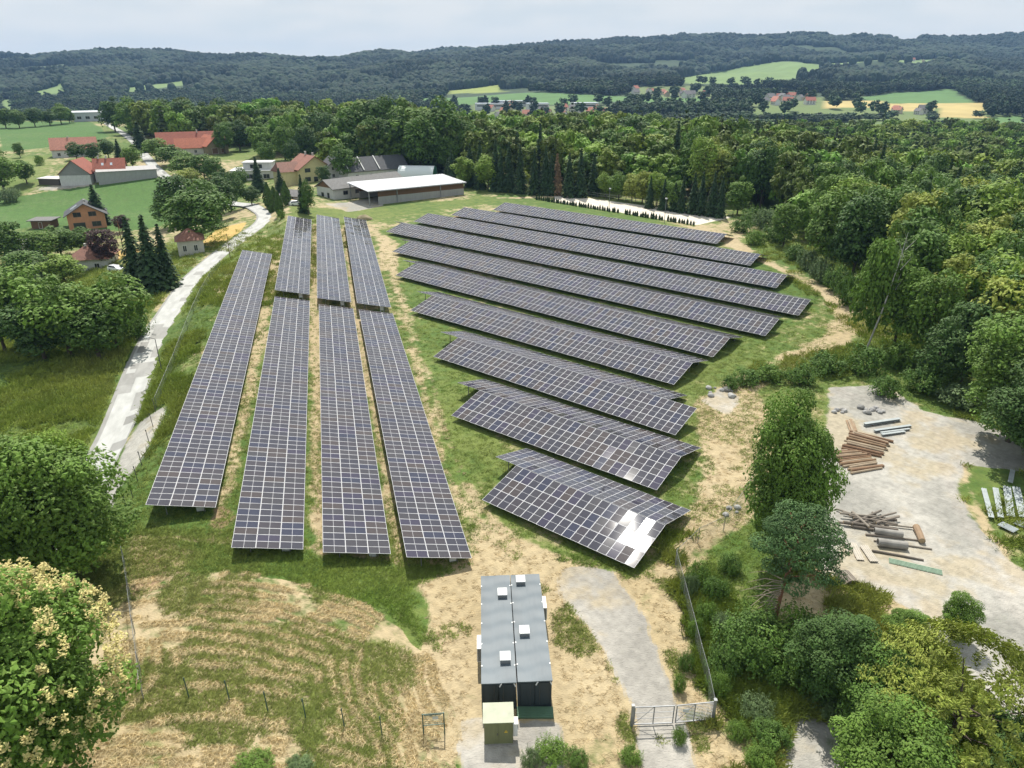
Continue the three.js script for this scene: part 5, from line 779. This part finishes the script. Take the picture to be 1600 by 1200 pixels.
[[-38.9, -60.9], [-39.6, -63.4], [-40.7, -66.7], [-41.8, -70], [-43.4, -75.2], [-45.1, -79.8], [-47.1, -84.8]].forEach(([x, z], i) => single('bank_post', geo((g) => g.tube([x, ground(x, z) - 0.2, z], [x - 0.1, ground(x, z) + 1.9, z], 0.045, 0.04, 7).box(x - 0.14, ground(x, z) + 1.72, z - 0.04, x - 0.04, ground(x, z) + 1.8, z + 0.06)), DARKSTEEL, `bare steel post on the gravel bank, ${['nearest', 'second', 'third', 'fourth', 'fifth', 'sixth', 'farthest'][i]} from the viewer`, 'post', 'posts on the gravel bank'));
{ const t = thing('wicket_gate', 'small dark wicket gate frame standing alone in the meadow', 'gate', null, -5.6, ground(-5.6, -36.9), -36.9, 0.1); part('frame', geo((g) => { for (const x of [-0.75, 0.75]) g.bar([x, -0.1, 0], [x, 2.05, 0], 0.09, 0.09); g.bar([-0.75, 0.95, 0], [0.75, 0.95, 0], 0.05, 0.05); g.bar([-0.75, 2.0, 0], [0.75, 2.0, 0], 0.06, 0.06); }), GREENPOST, t); part('leaf', geo((g) => { g.bar([-0.65, 1.95, 0.06], [0.6, 1.95, 0.06], 0.04, 0.04); for (let i = 0; i < 5; i++) g.bar([-0.65, 1.0 + i * 0.2, 0.06], [0.6, 1.0 + i * 0.2, 0.06], 0.02, 0.02); }), GREENPOST, t); part('sign', geo((g) => g.box(-0.05, 1.55, 0.08, 0.35, 1.8, 0.1)), mat([0.5, 0.52, 0.5], 0.5), t); }

// ---------------------------------------------------------------- the yard: logs, beams, sheets, rubble
{
  const r = rng(61), LOG = [[0.3, 0.19, 0.11], [0.36, 0.25, 0.16], [0.25, 0.15, 0.09], [0.42, 0.33, 0.23]].map((c) => mat(c, 0.95, { map: STR4 })), OLD = [[0.26, 0.22, 0.18], [0.32, 0.28, 0.23], [0.2, 0.17, 0.14]].map((c) => mat(c, 0.95, { map: STR4 })), CUT = mat([0.5, 0.38, 0.23], 0.9, { map: MOT3 });
  const log = (a, b, ra, rb, m, label, group, lift = 0) => {
    const ya = ground(...a) + ra + lift, yb = ground(...b) + rb + lift, t = thing('log', label, 'log', group, a[0], ya, a[1]), g = new Geo(), d = [b[0] - a[0], yb - ya, b[1] - a[1]], md = [d[0] * 0.5 + (r() - 0.5) * 0.12, d[1] * 0.5, d[2] * 0.5 + (r() - 0.5) * 0.12];
    g.tube([0, 0, 0], md, ra, (ra + rb) / 2, 9, false).tube(md, d, (ra + rb) / 2, rb, 9, false); part('stem', g.build(), m, t);
    const n = V(...d).normalize(), cap = (p, R, s) => { const k = new Geo(), P = V(...p); k.tube([P.x - n.x * 0.01 * s, P.y - n.y * 0.01 * s, P.z - n.z * 0.01 * s], [P.x + n.x * 0.012 * s, P.y + n.y * 0.012 * s, P.z + n.z * 0.012 * s], R * 0.96, R * 0.9, 9); return k.build(); };
    part('cut_face', cap([0, 0, 0], ra, -1), CUT, t); part('cut_face', cap(d, rb, 1), CUT, t);
  };
  const row = (La, Lb, Ra, Rb, n, rad, m, label, group, layers) => { for (let i = 0; i < n; i++) { const q = (i + 0.5) / n + (r() - 0.5) * 0.02, e = () => (r() - 0.5) * 0.7, a = [mix(La[0], Lb[0], q) + e(), mix(La[1], Lb[1], q) + e() * 0.2], b = [mix(Ra[0], Rb[0], q) + e(), mix(Ra[1], Rb[1], q) + e() * 0.2], R = rad * (0.8 + 0.45 * r()); log(a, b, R, R * 0.85, m[(r() * m.length) | 0], `${label}, ${ORD(i + 1)} from the back`, group, layers && i % 2 && i > 1 && i < n - 1 ? rad * 1.5 : 0); } };
  row([44.3, -82.6], [45.8, -84.2], [45.4, -87], [47, -87.4], 6, 0.14, [LOG[3], LOG[1]], 'pale peeled pole beside the brown log stack', 'pale poles beside the brown stack');
  row([45, -84], [42, -79.3], [49, -81.2], [45.8, -77.4], 15, 0.17, LOG, 'brown log in the larger upper stack of the yard', 'logs of the larger upper stack', true);
  row([39.4, -78.8], [40.8, -73.4], [44, -79.6], [45, -74.6], 14, 0.16, LOG, 'brown log laid side by side near the tall tree', 'logs laid side by side', false);
  for (let i = 0; i < 20; i++) { const a = -0.35 + (r() - 0.5) * (i < 12 ? 0.5 : 2.2), cx = 38.6 + (r() - 0.5) * 3.2, cz = -63.6 + (r() - 0.5) * 2.6, l = 1.2 + 1.5 * r(), R = 0.08 + 0.06 * r(); log([cx - Math.cos(a) * l, cz + Math.sin(a) * l], [cx + Math.cos(a) * l, cz - Math.sin(a) * l], R * 1.2, R, OLD[i % 3], 'grey weathered log in the tangled lower heap', 'logs of the tangled heap', (i % 4) * 0.13); }
  log([36.8, -61.6], [42, -60.6], 0.12, 0.09, OLD[0], 'long grey log beside the concrete pipes', null); log([36.2, -58.9], [40.6, -57.4], 0.13, 0.1, OLD[2], 'dark grey log behind the green sheet', null); log([37.2, -60.6], [42.4, -59.2], 0.1, 0.09, OLD[1], 'thin grey log between the concrete pipes', null);
  log([42.5, -62.6], [41.9, -60.2], 0.36, 0.33, LOG[1], 'short thick trunk section at the end of the heap', null);
  const PIPE = mat([0.36, 0.34, 0.31], 0.9, { map: MOT3 }), pipe = (a, b, R, label) => { const y = ground(...a) + R, g = new Geo(), n = 16, A = [a[0], y, a[1]], B = [b[0], y, b[1]]; g.tube(A, B, R, R, n, false).tube(B, A, R * 0.8, R * 0.8, n, false); const d = V(B[0] - A[0], 0, B[2] - A[2]).normalize(), s = V(0, 1, 0).cross(d), ring = (P) => { for (let i = 0; i < n; i++) { const f = (k, q) => { const t = (k / n) * 6.2832; return [P[0] + s.x * Math.cos(t) * q, P[1] + Math.sin(t) * q, P[2] + s.z * Math.cos(t) * q]; }; g.quad(f(i, R), f(i + 1, R), f(i + 1, R * 0.8), f(i, R * 0.8)); } }; ring(A); ring(B); single('concrete_pipe', g.build(), PIPE, label, 'pipe'); };
  pipe([37.2, -59.9], [39.9, -59.3], 0.42, 'large grey concrete pipe lying nearest the green sheet'); pipe([37.8, -61.9], [40.4, -61.2], 0.36, 'smaller concrete pipe lying behind the larger one');
  const slab = (name, a, b, w, h, m, label, lift = 0.04, group) => { const y = Math.max(ground(...a), ground(...b)) + lift, L = Math.hypot(b[0] - a[0], b[1] - a[1]), t = thing(name, label, name.includes('beam') ? 'steel beam' : 'sheet', group, a[0], y, a[1], Math.atan2(-(b[1] - a[1]), b[0] - a[0])); return [t, L, w, h, m]; };
  const ribbed = ([t, L, w, h, m]) => { const g = new Geo(), n = Math.max(3, Math.round(w / 0.22)); for (let i = 0; i < n; i++) { const z0 = -w / 2 + (i / n) * w, z1 = z0 + (w / n) * 0.55, z2 = z0 + w / n; g.box(0, 0, z0, L, h, z1); g.box(0, 0, z1, L, h * 0.4, z2); } part('panel', g.build(), m, t); for (const x of [0.15 * L, 0.8 * L]) part('batten', geo((q) => q.box(x, -0.05, -w / 2 - 0.05, x + 0.1, 0, w / 2 + 0.05)), WOOD, t); };
  ribbed(slab('metal_sheet', [37.2, -57.4], [41.4, -55.5], 0.8, 0.08, mat([0.3, 0.42, 0.3], 0.5, { map: MOT3 }), 'long pale green sheet lying in the yard'));
  [[34.8, -60.2, 34.4, -57.4, 0.7], [35.7, -59.7, 35.6, -57.1, 0.8], [34, -60, 33.6, -58.4, 0.25]].forEach(([x0, z0, x1, z1, w], i) => ribbed(slab('board', [x0, z0], [x1, z1], w, 0.06, mat([0.55, 0.5, 0.42], 0.9, { map: STR4 }), ['pale weathered board next to the tangled heap', 'widest pale board next to the tangled heap', 'narrow pale lath next to the tangled heap'][i], 0.1 + i * 0.05)));
  const beam = ([t, L, w, h, m]) => { for (const s of [0, 1]) part('flange', geo((g) => g.box(0, s * (h - 0.03), -w / 2, L, s * (h - 0.03) + 0.03, w / 2)), m, t); part('web', geo((g) => g.box(0, 0.03, -0.03, L, h - 0.03, 0.03)), m, t); part('support_block', geo((g) => g.box(L * 0.2, -0.1, -w / 2, L * 0.2 + 0.12, 0, w / 2).box(L * 0.8, -0.1, -w / 2, L * 0.8 + 0.12, 0, w / 2)), WOOD, t); };
  [[47.4, -85.6, 53, -87.2, 0.5, 0.3], [48, -83.9, 53.6, -85.4, 0.45, 0.2], [48.5, -82.9, 52, -83.8, 0.4, 0.16], [48.6, -83.4, 53, -84.5, 0.3, 0.16]].forEach(([x0, z0, x1, z1, w, h], i) => beam(slab('steel_beam', [x0, z0], [x1, z1], w, h, mat([0.5, 0.54, 0.54], 0.5, { metalness: 0.2, map: MOT3 }), [`largest steel profile lying behind the log stacks`, 'long flat steel profile lying behind the log stacks', 'short steel profile closest to the brown stack', 'slim steel profile between two wider ones'][i], 0.12)));
  [[54.1, -70, 51.4, -64.2, 0.5], [55.5, -70.1, 52.4, -64.2, 0.55], [57, -70.4, 53.6, -64.4, 0.75], [58, -70.3, 54.8, -64.2, 0.75], [58.9, -69.4, 55.9, -64.8, 0.7], [51.8, -63.3, 52.6, -61.9, 1.0], [53.6, -63.6, 54.6, -62.4, 1.0], [57.9, -71.2, 60, -74, 0.5]].forEach(([x0, z0, x1, z1, w], i) => ribbed(slab('metal_sheet', [x0, z0], [x1, z1], w, 0.1, mat([0.55, 0.6, 0.61], 0.45, { metalness: 0.2, map: MOT3 }), `grey metal sheet in the grass right of the yard, ${['leftmost long one', 'second long one from the left', 'middle long one', 'fourth long one from the left', 'rightmost long one', 'left short one in front', 'right short one in front', 'short one behind the others'][i]}`, 0.25, 'metal sheets right of the yard')));
  { const x = 31.7, z = -54.3, t = thing('wooden_crate', 'weathered half round wooden crate lying below the boards', 'crate', null, x, ground(x, z), z, 0.15), n = 9; for (let i = 0; i < n; i++) { const a0 = Math.PI * (i / n), a1 = Math.PI * ((i + 0.86) / n), R = 0.75; part('slat', geo((g) => { const f = (a, q) => [Math.cos(a) * q * 1.15, Math.sin(a) * q, 0], A = f(a0, R), B = f(a1, R), c = f(a1, R - 0.05), d = f(a0, R - 0.05); const e = (v, k) => [v[0], v[1], k]; g.hex([e(d, 0.8), e(c, 0.8), e(c, -0.8), e(d, -0.8), e(A, 0.8), e(B, 0.8), e(B, -0.8), e(A, -0.8)]); }), OLD[i % 3], t); } for (const k of [-0.7, 0.7]) part('end_board', geo((g) => { for (let i = 0; i < 8; i++) { const a0 = (i / 8) * Math.PI, a1 = ((i + 1) / 8) * Math.PI; g.tri([0, 0, k], [Math.cos(a0) * 0.8, Math.sin(a0) * 0.7, k], [Math.cos(a1) * 0.8, Math.sin(a1) * 0.7, k]); } }), OLD[1], t); }
  const STONE = [[0.42, 0.41, 0.4], [0.5, 0.49, 0.47], [0.33, 0.32, 0.3]].map((c) => mat(c, 0.95, { map: MOT3 }));
  const rocks = [1, 2, 3].map((k) => { const g = new THREE.IcosahedronGeometry(1, 1), p = g.attributes.position; for (let i = 0; i < p.count; i++) { const s = 0.7 + 0.6 * fbm(p.getX(i) * 2 + k * 9, p.getY(i) * 2 + p.getZ(i), 2); p.setXYZ(i, p.getX(i) * s, p.getY(i) * s * 0.7, p.getZ(i) * s); } g.computeVertexNormals(); return g; });
  const heap = (x, z, n, sp, sz, where) => { for (let i = 0; i < n; i++) { const px = x + (r() - 0.5) * sp, pz = z + (r() - 0.5) * sp * 0.7, s = sz * (0.5 + r()), o = single('stone', rocks[i % 3], STONE[i % 3], `grey stone ${where}`, 'stone', `stones ${where}`); o.position.set(px, ground(px, pz) + s * 0.3, pz); o.scale.setScalar(s); o.rotation.y = r() * 6; } };
  heap(50.6, -90.4, 14, 3, 0.35, 'in the heap behind the steel profiles'); heap(45.8, -89.8, 6, 1.8, 0.3, 'in the small heap beside the tall tree'); heap(30.6, -96.2, 12, 5, 0.4, 'in the heap at the bend of the straw track'); heap(24, -66, 4, 3, 0.3, 'lying on the bank by the wire fence'); heap(30.6, -58, 3, 2, 0.35, 'lying below the tall tree');
}
{ const x = -45, z = -219, g = new THREE.SphereGeometry(1, 28, 14, 0, Math.PI * 2, 0, Math.PI / 2), p = g.attributes.position; for (let i = 0; i < p.count; i++) { const k = 0.75 + 0.5 * fbm(p.getX(i) * 2 + 5, p.getZ(i) * 2 + p.getY(i), 3); p.setXYZ(i, p.getX(i) * k * 2.6, p.getY(i) * k * 1.5 - 0.1, p.getZ(i) * k * 1.8); } g.computeVertexNormals(); const o = single('hay_heap', g, mat([0.34, 0.29, 0.17], 0.95, { map: MOT3, bumpMap: MOT3, bumpScale: 0.3 }), 'dry brownish hay heap between the two solar blocks near the hall', 'hay heap'); o.position.set(x, ground(x, z), z); }
// ---------------------------------------------------------------- grass, straw and chips as growing or lying matter
{
  const r = rng(99), blade = (n, h, w, sp, lean) => { const L = new Geo(); L.c = []; for (let i = 0; i < n; i++) { const a = r() * 6.283, x = (r() - 0.5) * sp, z = (r() - 0.5) * sp, k = lean * (0.4 + r()), hh = h * (0.55 + 0.6 * r()), c = Math.cos(a), s = Math.sin(a), t = 0.75 + 0.5 * r(); L.tri([x - s * w, 0, z + c * w], [x + s * w, 0, z - c * w], [x + c * k * 0.45 + s * w * 0.6, hh * 0.62, z + s * k * 0.45 - c * w * 0.6]); L.tri([x - s * w, 0, z + c * w], [x + c * k * 0.45 + s * w * 0.6, hh * 0.62, z + s * k * 0.45 - c * w * 0.6], [x + c * k, hh, z + s * k]); for (let j = 0; j < 6; j++) L.c.push(t, t, t * 0.9); } return L.build(); };
  const GM = new THREE.MeshPhysicalMaterial({ color: RGB(1, 1, 1), roughness: 0.8, vertexColors: true, transmission: 0.2, thickness: 0, specularIntensity: 0.3, side: THREE.DoubleSide });
  const mA = texA.userData.m, mB = texB.userData.m, mC = texC.userData.m, M = new THREE.Matrix4(), c = new THREE.Color(), Q = new THREE.Quaternion(), E = new THREE.Euler();
  const at = (k, x, d) => (x > A[0] && x < A[1] && d > A[2] && d < A[3] ? mA : x > B[0] && x < B[1] && d > B[2] && d < B[3] ? mB : mC)(k, x, d);
  const scatter = (name, label, g, list) => { const im = new THREE.InstancedMesh(g, GM, list.length); im.name = name; tag(im, label, 'grass', null, 'stuff'); list.forEach(([x, d, s, hs, col], i) => { im.setMatrixAt(i, M.compose(V(x, ground(x, -d) - 0.02, -d), Q.setFromEuler(E.set((r() - 0.5) * 0.2, r() * 6.28, (r() - 0.5) * 0.2)), V(s, hs, s))); im.setColorAt(i, c.setRGB(...col)); }); im.castShadow = im.receiveShadow = true; scene.add(im); };
  const nearRoad = (x, d) => { for (let i = 1; i < 11; i++) { const [x0, z0] = ROAD[i - 1], [x1, z1] = ROAD[i]; if (d >= -z0 - 1 && d <= -z1 + 1) { const q = (d + z0) / (z0 - z1); if (Math.abs(x - mix(x0, x1, Math.max(0, Math.min(1, q)))) < 3.2) return true; } } return false; };
  const tufts = [], tall = [], hay = [], o = [0, 0, 0];
  for (let i = 0; i < 165000; i++) {
    const front = i % 5 === 0, d = front ? 26 + 32 * r() : 28 + 190 * Math.pow(r(), 1.7), x = front ? -42 + 62 * r() : (r() * 2 - 1) * (0.75 * d + 10);
    const n = nq(x * 6, d * 6), jx = (nq(x * 9 + 70, d * 9) - 0.5) * 7 + (r() - 0.5) * 1.2, gr = at('gravel', x, d), st = at('straw', x + jx, d + jx * 0.6), lu = at('lush', x, d), n2 = nq(x * 1.3 + 50, d * 1.3);
    if (x > 50 && x < 61 && d > 61 && d < 75 && n < 0.6) continue;
    if (d > 120 && r() < (d - 120) / 95) continue;
    if (gr > 0.3 && n < 0.82 || nearRoad(x, d) || x > -3.2 && x < 3.6 && d > 36 && d < 52) continue;
    if (st > 0.4 && n2 + (n - 0.5) * 0.5 < 0.54 || swath(x + jx * 0.6, d + jx * 0.3) >= 0 && n < 0.5) continue;
    const inner = x > -6 - 0.255 * (d - 57) && x < 20 && d > 60 || x > -42 && x < 14 && d < 64, wild = lu > 0.5 && !inner || x < -42 || x > 15 && d < 62 || x > 62, k = 0.75 + 0.5 * r(), dryish = Math.max(0, Math.min(1, (st > 0.4 ? 0.25 : swath(x, d) >= 0 ? 0.4 : 0.08) + (n2 - 0.45) * 0.8)), col = lin3(lin3(GREEN, OLIVE, n), STRAW, dryish * 0.5)
      .map((v) => v * k * 1.7);
    const un = wild && n2 > 0.46; if (un) col.forEach((v, i) => { col[i] = v * [1.3, 1.22, 1.1][i]; });
    (un ? tall : tufts).push([x, d, (0.8 + 0.6 * r()) * (un ? 1.2 : 0.9) * (1 + d * 0.004), (un ? 0.6 + 0.9 * r() : 0.45 + 0.5 * r()), col]);
  }
  scatter('grass', 'short green grass of the solar field and the meadow', blade(12, 0.26, 0.018, 0.5, 0.2), tufts);
  scatter('tall_grass', 'tall unmown grass and weeds on the banks and edges', blade(16, 0.6, 0.026, 0.62, 0.32), tall);
  for (let i = 0; i < 64000; i++) { const x = -38 + r() * 33, d = 26 + r() * 32, s = swath(x, d); if (s < 0) continue; const t = s - Math.floor(s); if (t > 0.16 + 0.3 * vnoise(x * 0.4, d * 0.4) || nq(x * 9, d * 9) < 0.47 || vnoise(x * 0.2 + 40, d * 0.6) < 0.26) continue; const k = 0.8 + 0.45 * r(); hay.push([x, d, 0.7 + 0.6 * r(), 0.5 + 0.9 * r(), [0.7 * k, 0.58 * k, 0.34 * k]]); }
  for (let i = 0; i < 16000; i++) { const d = 30 + 75 * Math.pow(r(), 1.3), x = (r() * 2 - 1) * 40; if (at('straw', x, d) < 0.5 || at('gravel', x, d) > 0.3 || x > -3.2 && x < 3.6 && d > 36 && d < 52) continue; const k = 0.75 + 0.4 * r(); hay.push([x, d, 0.6 + 0.5 * r(), 0.3 + 0.4 * r(), [0.62 * k, 0.5 * k, 0.3 * k]]); }
  const stalks = (() => { const L = new Geo(); L.c = []; for (let i = 0; i < 14; i++) { const a = r() * 6.283, l = 0.18 + 0.2 * r(), x = (r() - 0.5) * 0.5, z = (r() - 0.5) * 0.5, y = 0.02 + 0.1 * r(), cx = Math.cos(a) * l, cz = Math.sin(a) * l, w = 0.014, t = 0.7 + 0.5 * r(); L.tri([x - cx, y, z - cz], [x + cx - cz * w / l, y + (r() - 0.3) * 0.1, z + cz + cx * w / l], [x + cz * w / l, y + 0.04, z - cx * w / l]); for (let j = 0; j < 3; j++) L.c.push(t, t, t); } return L.build(); })();
  scatter('cut_hay', 'dry cut hay lying in rows on the mown meadow', stalks, hay);
  console.log('grass', tufts.length, tall.length, hay.length);
}
renderer.render(scene, camera);
